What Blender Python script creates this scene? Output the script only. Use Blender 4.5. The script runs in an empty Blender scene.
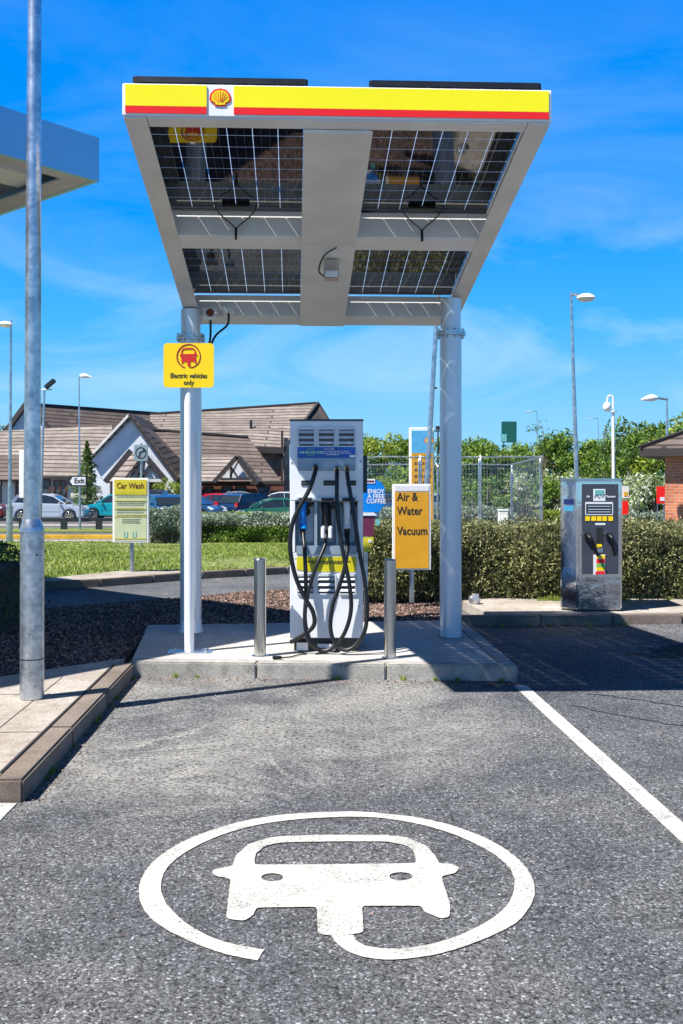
import bpy, bmesh, math, random
from mathutils import Vector, Matrix, noise
R = math.radians
rnd = random.Random(7)
scene = bpy.context.scene
COL = scene.collection
F = 1052.0; HX = 341.5; HY = 476.0; EYE = 1.5

def G(px, py, z=0.0):                      # ground point seen at a photo position (world: x right, y ahead)
    d = F*(EYE-z)/(py-HY)
    return ((px-HX)/F*d, d)
def PX(px, d): return (px-HX)/F*d
def PZ(py, d): return EYE+(HY-py)/F*d
def zg(y):                                 # the land falls away behind the lawn
    t = min(max((y-18)/22.0, 0), 1)
    return -0.9*t

# ------------------------------------------------------------------ mesh builder
class MB:
    def __init__(s): s.v=[]; s.f=[]; s.m=[]; s.sm=[]
    def add(s, vs, fs, mi=0, smooth=False):
        n=len(s.v); s.v.extend([tuple(p) for p in vs])
        for f in fs: s.f.append(tuple(i+n for i in f)); s.m.append(mi); s.sm.append(smooth)
    def box(s, c, d, rz=0, mi=0, mat=None):
        x,y,z=d[0]/2,d[1]/2,d[2]/2
        vs=[Vector((a,b,e)) for a in(-x,x) for b in(-y,y) for e in(-z,z)]
        m = mat if mat is not None else Matrix.Rotation(rz,3,'Z')
        vs=[m@p+Vector(c) for p in vs]
        s.add(vs,[(0,1,3,2),(4,6,7,5),(0,4,5,1),(2,3,7,6),(0,2,6,4),(1,5,7,3)],mi); return s
    def bar(s, a, b, w, h, mi=0):
        a=Vector(a);b=Vector(b);d=b-a;q=d.to_track_quat('X','Z').to_matrix()
        s.box((a+b)/2,(d.length,w,h),mat=q,mi=mi); return s
    def prism(s, poly, z0, z1, mi=0):
        n=len(poly); vs=[(p[0],p[1],z0) for p in poly]+[(p[0],p[1],z1) for p in poly]
        ar=sum(poly[i][0]*poly[(i+1)%n][1]-poly[(i+1)%n][0]*poly[i][1] for i in range(n))
        fs=[tuple(range(n-1,-1,-1)),tuple(range(n,2*n))]+[(i,(i+1)%n,n+(i+1)%n,n+i) for i in range(n)]
        if ar<0: fs=[tuple(reversed(f)) for f in fs]
        s.add(vs,fs,mi); return s
    def prism_y(s, poly, y0, y1, mi=0):    # poly in x,z, extruded along y
        n=len(poly); vs=[(p[0],y0,p[1]) for p in poly]+[(p[0],y1,p[1]) for p in poly]
        ar=sum(poly[i][0]*poly[(i+1)%n][1]-poly[(i+1)%n][0]*poly[i][1] for i in range(n))
        fs=[tuple(range(n)),tuple(range(2*n-1,n-1,-1))]+[(i,n+i,n+(i+1)%n,(i+1)%n) for i in range(n)]
        if ar<0: fs=[tuple(reversed(f)) for f in fs]
        s.add(vs,fs,mi); return s
    def cyl(s, a, b, r0, r1=None, n=20, mi=0, cap=True):
        if r1 is None: r1=r0
        a=Vector(a);b=Vector(b);q=(b-a).to_track_quat('Z','X').to_matrix()
        vs=[]
        for c,r in((a,r0),(b,r1)):
            for i in range(n):
                t=2*math.pi*i/n; vs.append(q@Vector((r*math.cos(t),r*math.sin(t),0))+c)
        s.add(vs,[(i,(i+1)%n,n+(i+1)%n,n+i) for i in range(n)],mi,True)
        if cap: s.add(vs,[tuple(range(n-1,-1,-1)),tuple(range(n,2*n))],mi)
        return s
    def lathe(s, prof, c=(0,0,0), n=24, mi=0, mat=None):
        vs=[]
        for r,z in prof:
            for i in range(n):
                t=2*math.pi*i/n; p=Vector((r*math.cos(t),r*math.sin(t),z))
                if mat is not None: p=mat@p
                vs.append(p+Vector(c))
        fs=[(k*n+i,k*n+(i+1)%n,(k+1)*n+(i+1)%n,(k+1)*n+i) for k in range(len(prof)-1) for i in range(n)]
        s.add(vs,fs,mi,True); return s
    def tube(s, pts, r, n=10, sub=6, mi=0):
        P=[Vector(p) for p in pts]
        if sub>1 and len(P)>2:
            Q=[];E=[P[0]*2-P[1]]+P+[P[-1]*2-P[-2]]
            for i in range(1,len(E)-2):
                for k in range(sub):
                    t=k/sub;a,b,c,d=E[i-1],E[i],E[i+1],E[i+2]
                    Q.append(.5*((2*b)+(c-a)*t+(2*a-5*b+4*c-d)*t*t+(3*b-a-3*c+d)*t**3))
            Q.append(P[-1]);P=Q
        vs=[];prev=None
        for i,p in enumerate(P):
            t=(P[min(i+1,len(P)-1)]-P[max(i-1,0)]).normalized()
            if prev is None:
                u=t.orthogonal().normalized()
            else:
                u=(prev-t*prev.dot(t)); u=u.normalized() if u.length>1e-6 else t.orthogonal().normalized()
            prev=u; w=t.cross(u)
            rr=r(i/(len(P)-1)) if callable(r) else r
            for k in range(n):
                a=2*math.pi*k/n; vs.append(p+(u*math.cos(a)+w*math.sin(a))*rr)
        L=len(P)
        s.add(vs,[(i*n+k,i*n+(k+1)%n,(i+1)*n+(k+1)%n,(i+1)*n+k) for i in range(L-1) for k in range(n)],mi,True)
        s.add(vs,[tuple(range(n-1,-1,-1)),tuple((L-1)*n+k for k in range(n))],mi)
        return s
    def xf(s, m):
        s.v=[tuple(m@Vector(p)) for p in s.v]; return s
    def build(s, name, mats, parent=None, bevel=0, loc=None, seg=2, uv=False):
        me=bpy.data.meshes.new(name); me.from_pydata(s.v,[],s.f)
        if not isinstance(mats,(list,tuple)): mats=[mats]
        for m in mats: me.materials.append(m)
        me.polygons.foreach_set('material_index',s.m); me.polygons.foreach_set('use_smooth',s.sm)
        if bevel:
            bm=bmesh.new(); bm.from_mesh(me); bmesh.ops.remove_doubles(bm,verts=bm.verts,dist=1e-5)
            ed=[e for e in bm.edges if len(e.link_faces)==2 and e.calc_face_angle(0)>.5]
            bmesh.ops.bevel(bm,geom=ed,offset=bevel,segments=seg,affect='EDGES',clamp_overlap=True)
            bm.to_mesh(me); bm.free()
        if uv:
            ul=me.uv_layers.new(name='UVMap').data
            for p in me.polygons:
                nn=p.normal; t=Vector((0,0,1)).cross(nn)
                t=Vector((1,0,0)) if t.length<1e-3 else t.normalized(); w=nn.cross(t)
                for li in p.loop_indices:
                    co=me.vertices[me.loops[li].vertex_index].co; ul[li].uv=(co.dot(t),co.dot(w))
        me.update(); o=bpy.data.objects.new(name,me); COL.objects.link(o)
        if parent: o.parent=parent
        if loc: o.location=loc
        return o

def tag(o, label, cat, group=None):
    o['label']=label; o['category']=cat
    if group: o['group']=group
    return o
def thing(name, label, cat, loc=(0,0,0), rz=0, group=None):
    o=bpy.data.objects.new(name,None); o.empty_display_size=.2; COL.objects.link(o)
    o.location=loc; o.rotation_euler=(0,0,rz); tag(o,label,cat,group); return o
def struct(o): o['kind']='structure'; return o
def copy_tree(o, parent=None):
    c=o.copy(); COL.objects.link(c); c.parent=parent
    for ch in [x for x in COL.objects if x.parent==o]: copy_tree(ch,c)
    return c
V90=Matrix.Rotation(R(90),4,'X')
def curve_mesh(name, splines, ext=.001, upright=True):
    cu=bpy.data.curves.new(name,'CURVE'); cu.dimensions='2D'; cu.fill_mode='BOTH'; cu.extrude=ext
    for sp in splines:
        s=cu.splines.new('POLY'); s.points.add(len(sp)-1)
        for i,p in enumerate(sp): s.points[i].co=(p[0],p[1],0,1)
        s.use_cyclic_u=True
    return _conv(cu,name,upright)
def text_mesh(txt, size, align='CENTER', bold=0, ext=.001, upright=True, sx=1.0):
    cu=bpy.data.curves.new('lettering','FONT'); cu.body=txt; cu.size=size; cu.align_x=align; cu.align_y='CENTER'
    cu.extrude=ext; cu.offset=bold; cu.resolution_u=3
    return _conv(cu,'lettering',upright,sx)
def _conv(cu,name,upright,sx=1.0):
    o=bpy.data.objects.new('tmp',cu); COL.objects.link(o)
    dg=bpy.context.evaluated_depsgraph_get(); me=bpy.data.meshes.new_from_object(o.evaluated_get(dg))
    bpy.data.objects.remove(o); bpy.data.curves.remove(cu)
    if sx!=1: me.transform(Matrix.Diagonal((sx,1,1,1)))
    if upright: me.transform(V90)
    me.name=name; return me
def put(me, name, m, parent, loc, rot=(0,0,0)):
    me.materials.clear(); me.materials.append(m)
    o=bpy.data.objects.new(name,me); COL.objects.link(o); o.parent=parent; o.location=loc; o.rotation_euler=rot; return o
def ell(cx,cy,rx,ry,n=24): return [(cx+rx*math.cos(2*math.pi*i/n),cy+ry*math.sin(2*math.pi*i/n)) for i in range(n)]
def rrect(cx,cy,w,h,r,n=5):
    o=[]
    for sx,sy,a in((1,1,0),(-1,1,90),(-1,-1,180),(1,-1,270)):
        for k in range(n+1):
            t=R(a+90*k/n); o.append((cx+sx*(w/2-r)+r*math.cos(t),cy+sy*(h/2-r)+r*math.sin(t)))
    return o

# ------------------------------------------------------------------ materials
def mat(name, col, rough=.6, metal=0, var=.12, scale=6, bump=0, bscale=60, coat=0, detail=4, col2=None, spec=.5, stretch=None):
    m=bpy.data.materials.new(name); m.use_nodes=True; nt=m.node_tree; N=nt.nodes; L=nt.links
    b=N['Principled BSDF']; b.inputs['Roughness'].default_value=rough; b.inputs['Metallic'].default_value=metal
    b.inputs['Coat Weight'].default_value=coat; b.inputs['Specular IOR Level'].default_value=spec
    tc=N.new('ShaderNodeTexCoord'); mp=N.new('ShaderNodeMapping'); L.new(tc.outputs['Object'],mp.inputs[0])
    if stretch: mp.inputs['Scale'].default_value=stretch
    n=N.new('ShaderNodeTexNoise'); n.inputs['Scale'].default_value=scale; n.inputs['Detail'].default_value=detail; L.new(mp.outputs[0],n.inputs[0])
    rp=N.new('ShaderNodeValToRGB'); L.new(n.outputs[0],rp.inputs[0])
    rp.color_ramp.elements[0].position=.3; rp.color_ramp.elements[1].position=.7
    c2=col2 if col2 else tuple(min(1,c*(1+var)) for c in col); c1=col if col2 else tuple(c*(1-var) for c in col)
    rp.color_ramp.elements[0].color=(*c1,1); rp.color_ramp.elements[1].color=(*c2,1)
    L.new(rp.outputs[0],b.inputs['Base Color'])
    mr=N.new('ShaderNodeMapRange'); mr.inputs['To Min'].default_value=max(0,rough*.85); mr.inputs['To Max'].default_value=min(1,rough*1.15)
    L.new(n.outputs[0],mr.inputs[0]); L.new(mr.outputs[0],b.inputs['Roughness'])
    if bump:
        n2=N.new('ShaderNodeTexNoise'); n2.inputs['Scale'].default_value=bscale; n2.inputs['Detail'].default_value=3; L.new(mp.outputs[0],n2.inputs[0])
        bp=N.new('ShaderNodeBump'); bp.inputs['Strength'].default_value=bump; bp.inputs['Distance'].default_value=.01
        L.new(n2.outputs[0],bp.inputs['Height']); L.new(bp.outputs[0],b.inputs['Normal'])
    return m
def mathn(nt,op,a,b=None,c=None,clamp=False):
    n=nt.nodes.new('ShaderNodeMath'); n.operation=op; n.use_clamp=clamp
    for i,x in enumerate((a,b,c)):
        if x is None: continue
        if hasattr(x,'is_linked'): nt.links.new(x,n.inputs[i])
        else: n.inputs[i].default_value=x
    return n.outputs[0]
def mixc(nt,f,a,b,mode='MIX'):
    n=nt.nodes.new('ShaderNodeMix'); n.data_type='RGBA'; n.blend_type=mode
    for i,x in((0,f),(6,a),(7,b)):
        if hasattr(x,'is_linked'): nt.links.new(x,n.inputs[i])
        elif i==0: n.inputs[0].default_value=x
        else: n.inputs[i].default_value=(*x,1)
    return n.outputs[2]
def ramp(nt,x,stops):
    n=nt.nodes.new('ShaderNodeValToRGB'); nt.links.new(x,n.inputs[0]); e=n.color_ramp.elements
    while len(e)<len(stops): e.new(.5)
    for i,(p,c) in enumerate(stops):
        e[i].position=p; e[i].color=(*c,1) if isinstance(c,tuple) else (c,c,c,1)
    return n.outputs[0]
def tex(nt,kind,vec,scale,**kw):
    n=nt.nodes.new(kind); nt.links.new(vec,n.inputs['Vector']); n.inputs['Scale'].default_value=scale
    for k,v in kw.items():
        if k in('feature','distance'): setattr(n,k,v)
        else: n.inputs[k].default_value=v
    return n
def asphalt_mat():
    m=bpy.data.materials.new('asphalt'); m.use_nodes=True; nt=m.node_tree; N=nt.nodes; L=nt.links
    b=N['Principled BSDF']; tc=N.new('ShaderNodeTexCoord'); v=tc.outputs['Object']
    vo=tex(nt,'ShaderNodeTexVoronoi',v,120); agg=ramp(nt,vo.outputs['Color'],[(.0,.018),(.38,.075),(.75,.125),(.98,.36)])
    n1=tex(nt,'ShaderNodeTexNoise',v,120,Detail=4.0,Roughness=.8)
    fine=ramp(nt,n1.outputs[0],[(.36,.15),(.46,.9),(.66,1.5)])
    pit=tex(nt,'ShaderNodeTexNoise',v,42,Detail=3.0,Roughness=.7); fine=mixc(nt,1,fine,ramp(nt,pit.outputs[0],[(.34,.2),(.46,1.0),(.6,1.1)]),'MULTIPLY')
    c=mixc(nt,1,agg,fine,'MULTIPLY')
    big=tex(nt,'ShaderNodeTexNoise',v,.9,Detail=6.0,Roughness=.6); c=mixc(nt,1,c,ramp(nt,big.outputs[0],[(.32,(.68,.72,.83)),(.5,(1.05,1.08,1.16)),(.68,(1.40,1.41,1.46))]),'MULTIPLY')
    # pale gritty dust lying in the bay in front of the island
    sep=N.new('ShaderNodeSeparateXYZ'); L.new(v,sep.inputs[0])
    dn=tex(nt,'ShaderNodeTexNoise',v,1.1,Detail=7.0,Roughness=.62,Distortion=.4)
    dx=mathn(nt,'MULTIPLY',mathn(nt,'ADD',sep.outputs[0],.75),.5); dy=mathn(nt,'MULTIPLY',mathn(nt,'ADD',sep.outputs[1],-6.6),.5)
    rr=mathn(nt,'ADD',mathn(nt,'MULTIPLY',dx,dx),mathn(nt,'MULTIPLY',dy,dy))
    msk=mathn(nt,'SUBTRACT',1.0,rr,clamp=True)
    wide=mathn(nt,'MULTIPLY',ramp(nt,dn.outputs[0],[(.40,.05),(.50,.55),(.62,1.0)]),ramp(nt,msk,[(.0,0.0),(.45,1.0)]))
    st=tex(nt,'ShaderNodeTexNoise',v,.8,Detail=5.0,Roughness=.6,Distortion=1.4)
    ridge=ramp(nt,mathn(nt,'ABSOLUTE',mathn(nt,'SUBTRACT',st.outputs[0],.5)),[(.010,1.0),(.055,0.0)])
    dx2=mathn(nt,'MULTIPLY',mathn(nt,'ADD',sep.outputs[0],.95),.9); dy2=mathn(nt,'MULTIPLY',mathn(nt,'ADD',sep.outputs[1],-5.7),.75)
    m2=mathn(nt,'SUBTRACT',1.0,mathn(nt,'ADD',mathn(nt,'MULTIPLY',dx2,dx2),mathn(nt,'MULTIPLY',dy2,dy2)),clamp=True)
    brk=ramp(nt,pit.outputs[0],[(.40,.15),(.56,1.0)])
    gate=mathn(nt,'MULTIPLY',mathn(nt,'MAXIMUM',mathn(nt,'MULTIPLY',wide,.82),mathn(nt,'MULTIPLY',ridge,m2)),brk)
    dcol=mixc(nt,1,(.35,.34,.315),ramp(nt,n1.outputs[0],[(.3,.6),(.7,1.25)]),'MULTIPLY')
    c=mixc(nt,gate,c,dcol)
    md=tex(nt,'ShaderNodeTexNoise',v,5.5,Detail=5.0,Roughness=.7); c=mixc(nt,1,c,ramp(nt,md.outputs[0],[(.32,.74),(.5,1.0),(.68,1.22)]),'MULTIPLY')
    sp_=tex(nt,'ShaderNodeTexVoronoi',v,2.3); drip=ramp(nt,mathn(nt,'ADD',sp_.outputs['Distance'],mathn(nt,'MULTIPLY',pit.outputs[0],.05)),[(.055,.55),(.085,1.0)]); c=mixc(nt,1,c,drip,'MULTIPLY')
    sq_=tex(nt,'ShaderNodeTexVoronoi',v,9.0); chip=ramp(nt,sq_.outputs['Distance'],[(.022,.8),(.034,0.0)]); c=mixc(nt,chip,c,(.42,.40,.36))
    # oily patch by the right kerb
    ox=mathn(nt,'MULTIPLY',mathn(nt,'ADD',sep.outputs[0],-2.75),1.3); oy=mathn(nt,'MULTIPLY',mathn(nt,'ADD',sep.outputs[1],-9.0),1.6)
    oo=mathn(nt,'ADD',mathn(nt,'ADD',mathn(nt,'MULTIPLY',mathn(nt,'MULTIPLY',ox,ox),.35),mathn(nt,'MULTIPLY',oy,oy)),mathn(nt,'MULTIPLY',dn.outputs[0],3.4))
    c=mixc(nt,mathn(nt,'LESS_THAN',oo,1.75),c,mixc(nt,1,c,(.25,.25,.27),'MULTIPLY'))
    L.new(c,b.inputs['Base Color']); b.inputs['Roughness'].default_value=.82; b.inputs['Specular IOR Level'].default_value=.35
    h=mathn(nt,'ADD',mathn(nt,'MULTIPLY',vo.outputs['Distance'],-1.0),mathn(nt,'MULTIPLY',n1.outputs[0],1.2))
    bp=N.new('ShaderNodeBump'); bp.inputs['Strength'].default_value=.55; bp.inputs['Distance'].default_value=.006
    L.new(h,bp.inputs['Height']); L.new(bp.outputs[0],b.inputs['Normal'])
    return m
def paint_mat():
    m=bpy.data.materials.new('road_paint'); m.use_nodes=True; nt=m.node_tree; N=nt.nodes; L=nt.links
    b=N['Principled BSDF']; v=N.new('ShaderNodeTexCoord').outputs['Object']
    n1=tex(nt,'ShaderNodeTexNoise',v,75,Detail=4.0,Roughness=.7); n2=tex(nt,'ShaderNodeTexNoise',v,3.5,Detail=4.0)
    s=mathn(nt,'ADD',n1.outputs[0],mathn(nt,'MULTIPLY',n2.outputs[0],.32))
    worn=mathn(nt,'MULTIPLY',ramp(nt,s,[(.52,1.0),(.555,0.0)]),.8)
    n3=tex(nt,'ShaderNodeTexNoise',v,9,Detail=6.0,Roughness=.75)
    base=mixc(nt,1,(.55,.545,.52),ramp(nt,n2.outputs[0],[(.3,.78),(.7,1.06)]),'MULTIPLY')
    base=mixc(nt,1,base,ramp(nt,n3.outputs[0],[(.32,.62),(.5,.95),(.7,1.05)]),'MULTIPLY')
    base=mixc(nt,1,base,ramp(nt,n1.outputs[0],[(.3,.8),(.6,1.04)]),'MULTIPLY')
    L.new(mixc(nt,worn,base,(.09,.09,.1)),b.inputs['Base Color']); b.inputs['Roughness'].default_value=.75
    bp=N.new('ShaderNodeBump'); bp.inputs['Strength'].default_value=.35; bp.inputs['Distance'].default_value=.004
    L.new(n1.outputs[0],bp.inputs['Height']); L.new(bp.outputs[0],b.inputs['Normal'])
    return m
def concrete_mat(name,c1,c2,st=(.12,.1,.08)):
    m=bpy.data.materials.new(name); m.use_nodes=True; nt=m.node_tree; N=nt.nodes; L=nt.links
    b=N['Principled BSDF']; v=N.new('ShaderNodeTexCoord').outputs['Object']
    n1=tex(nt,'ShaderNodeTexNoise',v,1.7,Detail=7.0,Roughness=.65); n2=tex(nt,'ShaderNodeTexNoise',v,90,Detail=3.0,Roughness=.7); n3=tex(nt,'ShaderNodeTexNoise',v,9,Detail=6.0,Roughness=.7)
    c=ramp(nt,n1.outputs[0],[(.33,c1),(.66,c2)])
    c=mixc(nt,1,c,ramp(nt,n2.outputs[0],[(.3,.6),(.7,1.3)]),'MULTIPLY')
    c=mixc(nt,ramp(nt,n3.outputs[0],[(.50,0.0),(.70,.6)]),c,st)
    L.new(c,b.inputs['Base Color']); b.inputs['Roughness'].default_value=.85
    bp=N.new('ShaderNodeBump'); bp.inputs['Strength'].default_value=.3; bp.inputs['Distance'].default_value=.004
    L.new(mathn(nt,'ADD',n2.outputs[0],n3.outputs[0]),bp.inputs['Height']); L.new(bp.outputs[0],b.inputs['Normal'])
    return m
def leaf_mat(name, stops, trans=.35, rough=.55, ns=1.3, nw=.35):
    m=bpy.data.materials.new(name); m.use_nodes=True; nt=m.node_tree; N=nt.nodes; L=nt.links
    b=N['Principled BSDF']; g=N.new('ShaderNodeNewGeometry')
    tc=N.new('ShaderNodeTexCoord'); nz=tex(nt,'ShaderNodeTexNoise',tc.outputs['Object'],ns,Detail=4.0)
    s=mathn(nt,'ADD',mathn(nt,'MULTIPLY',g.outputs['Random Per Island'],1-nw),mathn(nt,'MULTIPLY',nz.outputs[0],nw))
    c=ramp(nt,s,stops); L.new(c,b.inputs['Base Color']); b.inputs['Roughness'].default_value=rough
    t=N.new('ShaderNodeBsdfTranslucent'); L.new(c,t.inputs[0]); mx=N.new('ShaderNodeMixShader'); mx.inputs[0].default_value=trans
    L.new(b.outputs[0],mx.inputs[1]); L.new(t.outputs[0],mx.inputs[2]); L.new(mx.outputs[0],N['Material Output'].inputs[0])
    return m
def galv_mat():
    m=bpy.data.materials.new('galvanised_steel'); m.use_nodes=True; nt=m.node_tree; N=nt.nodes; L=nt.links
    b=N['Principled BSDF']; v=N.new('ShaderNodeTexCoord').outputs['Object']
    vo=tex(nt,'ShaderNodeTexVoronoi',v,38); n=tex(nt,'ShaderNodeTexNoise',v,7,Detail=5.0,Roughness=.7)
    c=mixc(nt,.5,ramp(nt,vo.outputs['Color'],[(.1,(.30,.34,.38)),(.9,(.66,.69,.72))]),ramp(nt,n.outputs[0],[(.35,(.24,.28,.33)),(.62,(.78,.80,.82))]))
    L.new(c,b.inputs['Base Color']); b.inputs['Metallic'].default_value=.92
    L.new(mathn(nt,'MULTIPLY_ADD',n.outputs[0],.25,.22),b.inputs['Roughness']); return m
def tile_mat(name,c1,c2,line,rows=3.2,cols=2.4):
    m=bpy.data.materials.new(name); m.use_nodes=True; nt=m.node_tree; N=nt.nodes; L=nt.links
    b=N['Principled BSDF']; v=N.new('ShaderNodeTexCoord').outputs['UV']
    br=N.new('ShaderNodeTexBrick'); L.new(v,br.inputs[0]); br.inputs['Scale'].default_value=1
    br.inputs['Brick Width'].default_value=1/cols; br.inputs['Row Height'].default_value=1/rows
    br.inputs['Mortar Size'].default_value=line[1]; br.inputs['Mortar Smooth'].default_value=.3; br.inputs['Bias'].default_value=0
    br.inputs['Color1'].default_value=(*c1,1); br.inputs['Color2'].default_value=(*c2,1); br.inputs['Mortar'].default_value=(*line[0],1)
    o=N.new('ShaderNodeTexCoord').outputs['Object']; n=tex(nt,'ShaderNodeTexNoise',o,1.1,Detail=8.0,Roughness=.75)
    c=mixc(nt,1,br.outputs[0],ramp(nt,n.outputs[0],[(.3,.6),(.7,1.4)]),'MULTIPLY')
    L.new(c,b.inputs['Base Color']); b.inputs['Roughness'].default_value=.8
    bp=N.new('ShaderNodeBump'); bp.inputs['Strength'].default_value=.6; bp.inputs['Distance'].default_value=.02; bp.invert=True
    L.new(br.outputs['Fac'],bp.inputs['Height']); L.new(bp.outputs[0],b.inputs['Normal'])
    return m
M={}
M['asphalt']=asphalt_mat(); M['paint']=paint_mat(); M['galv']=galv_mat()
M['concrete']=concrete_mat('pale_concrete',(.28,.235,.19),(.44,.41,.375),(.13,.10,.075))
M['island']=concrete_mat('island_concrete',(.38,.37,.35),(.52,.50,.47),(.26,.24,.22))
M['kerb']=concrete_mat('kerb_stone',(.13,.10,.08),(.25,.205,.17))
M['kerb_l']=concrete_mat('kerb_stone_light',(.26,.25,.225),(.42,.40,.365),(.11,.10,.09))
M['joint']=mat('dark_joint',(.04,.04,.04),.9)
M['soil']=mat('bark_soil',(.05,.035,.03),.95,scale=30,bump=1,bscale=50,col2=(.13,.09,.08))
M['stone']=leaf_mat('chippings',[(.22,(.026,.014,.010)),(.5,(.115,.065,.048)),(.75,(.40,.27,.22))],trans=0,rough=.8)
M['lawn']=mat('lawn_soil',(.12,.12,.04),.9,scale=4,col2=(.17,.23,.045),bump=.4)
M['grass']=leaf_mat('grass_blades',[(.30,(.08,.14,.015)),(.46,(.20,.29,.03)),(.62,(.32,.39,.06)),(.74,(.44,.43,.16))],trans=.3,ns=.8,nw=.65)
M['hedge']=leaf_mat('hedge_leaves',[(.2,(.035,.05,.014)),(.42,(.11,.13,.038)),(.62,(.25,.26,.095)),(.82,(.46,.43,.22))],trans=.3)
M['silver']=leaf_mat('silver_leaves',[(.25,(.10,.15,.09)),(.5,(.25,.31,.22)),(.8,(.48,.54,.44))],trans=.2)
M['darkleaf']=leaf_mat('dark_leaves',[(.25,(.015,.035,.008)),(.6,(.06,.11,.02)),(.85,(.14,.21,.04))],trans=.25)
M['tree']=leaf_mat('tree_leaves',[(.25,(.05,.11,.015)),(.5,(.13,.24,.03)),(.8,(.30,.42,.06))],trans=.4)
M['treeyel']=leaf_mat('yellow_green_leaves',[(.25,(.09,.15,.015)),(.5,(.24,.33,.03)),(.8,(.46,.52,.07))],trans=.4)
M['treedark']=leaf_mat('deep_leaves',[(.25,(.03,.07,.012)),(.5,(.08,.16,.025)),(.8,(.19,.30,.05))],trans=.4)
M['blossom']=leaf_mat('blossom_leaves',[(.2,(.08,.15,.03)),(.5,(.25,.33,.12)),(.7,(.75,.76,.62))],trans=.3)
M['twig']=mat('twig',(.10,.08,.055),.9,scale=20,bump=.5)
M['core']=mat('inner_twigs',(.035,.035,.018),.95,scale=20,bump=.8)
M['bark']=mat('bark',(.16,.13,.10),.9,scale=12,bump=.6)
M['white']=mat('white_powder_coat',(.74,.76,.79),.32,scale=4,detail=8,col2=(.84,.86,.88))
M['canopy']=mat('canopy_sheet',(.80,.79,.77),.42,.12,var=.10,scale=2.5,bump=.03,bscale=8)
M['canopy2']=mat('canopy_sheet_pale',(.86,.86,.85),.42,.08,var=.07,scale=2.2)
M['column']=mat('column_paint',(.70,.73,.78),.26,.25,var=.08,scale=3,stretch=(1,1,.3))
M['trim']=mat('white_trim',(.85,.85,.84),.35,var=.04)
M['yellow']=mat('fascia_yellow',(.98,.86,.0),.35,var=.03,scale=2)
M['signyellow']=mat('sign_yellow',(.95,.66,.0),.3,var=.03,scale=6)
M['red']=mat('fascia_red',(.85,.015,.01),.35,var=.05,scale=2)
M['orange']=mat('sign_amber',(.74,.36,.015),.4,var=.08,scale=5)
M['olive']=mat('faded_yellow',(.60,.52,.03),.5,var=.08)
M['pale_green']=mat('faded_panel',(.50,.56,.36),.5,var=.06)
M['black']=mat('black_ink',(.018,.018,.02),.5)
M['rubber']=mat('black_rubber',(.007,.0075,.009),.42,var=.2)
M['darkmetal']=mat('dark_metal',(.04,.045,.05),.4,.5)
M['steel']=mat('brushed_steel',(.55,.54,.52),.24,1,var=.12,scale=5,stretch=(1,1,.15),bump=.04,bscale=120)
M['mirror']=mat('dented_steel',(.74,.75,.77),.07,1,var=.06,scale=3,bump=.22,bscale=4)
M['mirror_d']=mat('rippled_steel',(.56,.56,.58),.16,1,var=.2,scale=9,bump=.6,bscale=9)
M['chgrey']=mat('bay_grey',(.28,.35,.42),.4,.2,var=.1)
M['chgrey2']=mat('bay_light',(.56,.64,.72),.4,.1,var=.08)
M['vent']=mat('vent_grey',(.62,.66,.70),.4,.1)
M['ventdark']=mat('vent_slot',(.08,.085,.09),.6)
M['blue']=mat('banner_blue',(.01,.10,.42),.3,var=.25,scale=9)
M['brblue']=mat('bright_blue',(.0,.22,.75),.3,var=.1)
M['maroon']=mat('maroon',(.13,.02,.06),.4)
M['teal']=mat('teal',(.15,.45,.45),.4)
M['keypanel']=mat('slate_panel',(.05,.055,.075),.4,var=.1,scale=4)
M['inkwhite']=mat('ink_white',(.75,.77,.8),.5,var=.03)
M['inkgrey']=mat('ink_grey',(.14,.15,.12),.6)
M['green']=mat('dark_green',(.01,.10,.08),.4)
M['glass']=mat('car_glass',(.02,.03,.04),.06,0,var=.2,coat=.5)
M['window']=mat('window_glass',(.05,.07,.08),.08,0,coat=.3)
M['render']=mat('cream_render',(.70,.66,.60),.85,scale=1.2,bump=.1)
M['render_b']=mat('white_render',(.66,.70,.76),.85,scale=1.2,bump=.1)
M['timber']=mat('dark_timber',(.035,.028,.028),.7)
M['brownframe']=mat('brown_frame',(.14,.05,.03),.6)
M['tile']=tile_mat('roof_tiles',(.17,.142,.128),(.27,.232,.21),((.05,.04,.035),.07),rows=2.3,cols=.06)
M['tiledark']=tile_mat('roof_tiles_dark',(.085,.065,.06),(.15,.115,.10),((.03,.022,.02),.07),rows=2.3,cols=.06)  # darker tile colour for some wings and the right-hand slopes
M['brick']=tile_mat('red_brick',(.50,.13,.05),(.66,.22,.09),((.42,.36,.30),.008),rows=13.3,cols=4.4)
M['brickpale']=tile_mat('mottled_brick',(.36,.20,.15),(.52,.36,.30),((.36,.30,.27),.012),rows=8,cols=4)
M['plantgreen']=mat('box_green',(.05,.10,.012),.8)
M['chrome']=mat('chrome',(.8,.8,.8),.12,1)
M['lens']=mat('clear_lens',(.7,.75,.8),.1,.2,coat=.5)
M['taillens']=mat('red_lens',(.45,.01,.01),.15,coat=.5)
M['tyre']=mat('tyre',(.02,.02,.02),.8)
M['yline']=mat('yellow_kerb_paint',(.72,.42,.02),.7,var=.25,scale=3)
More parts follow.
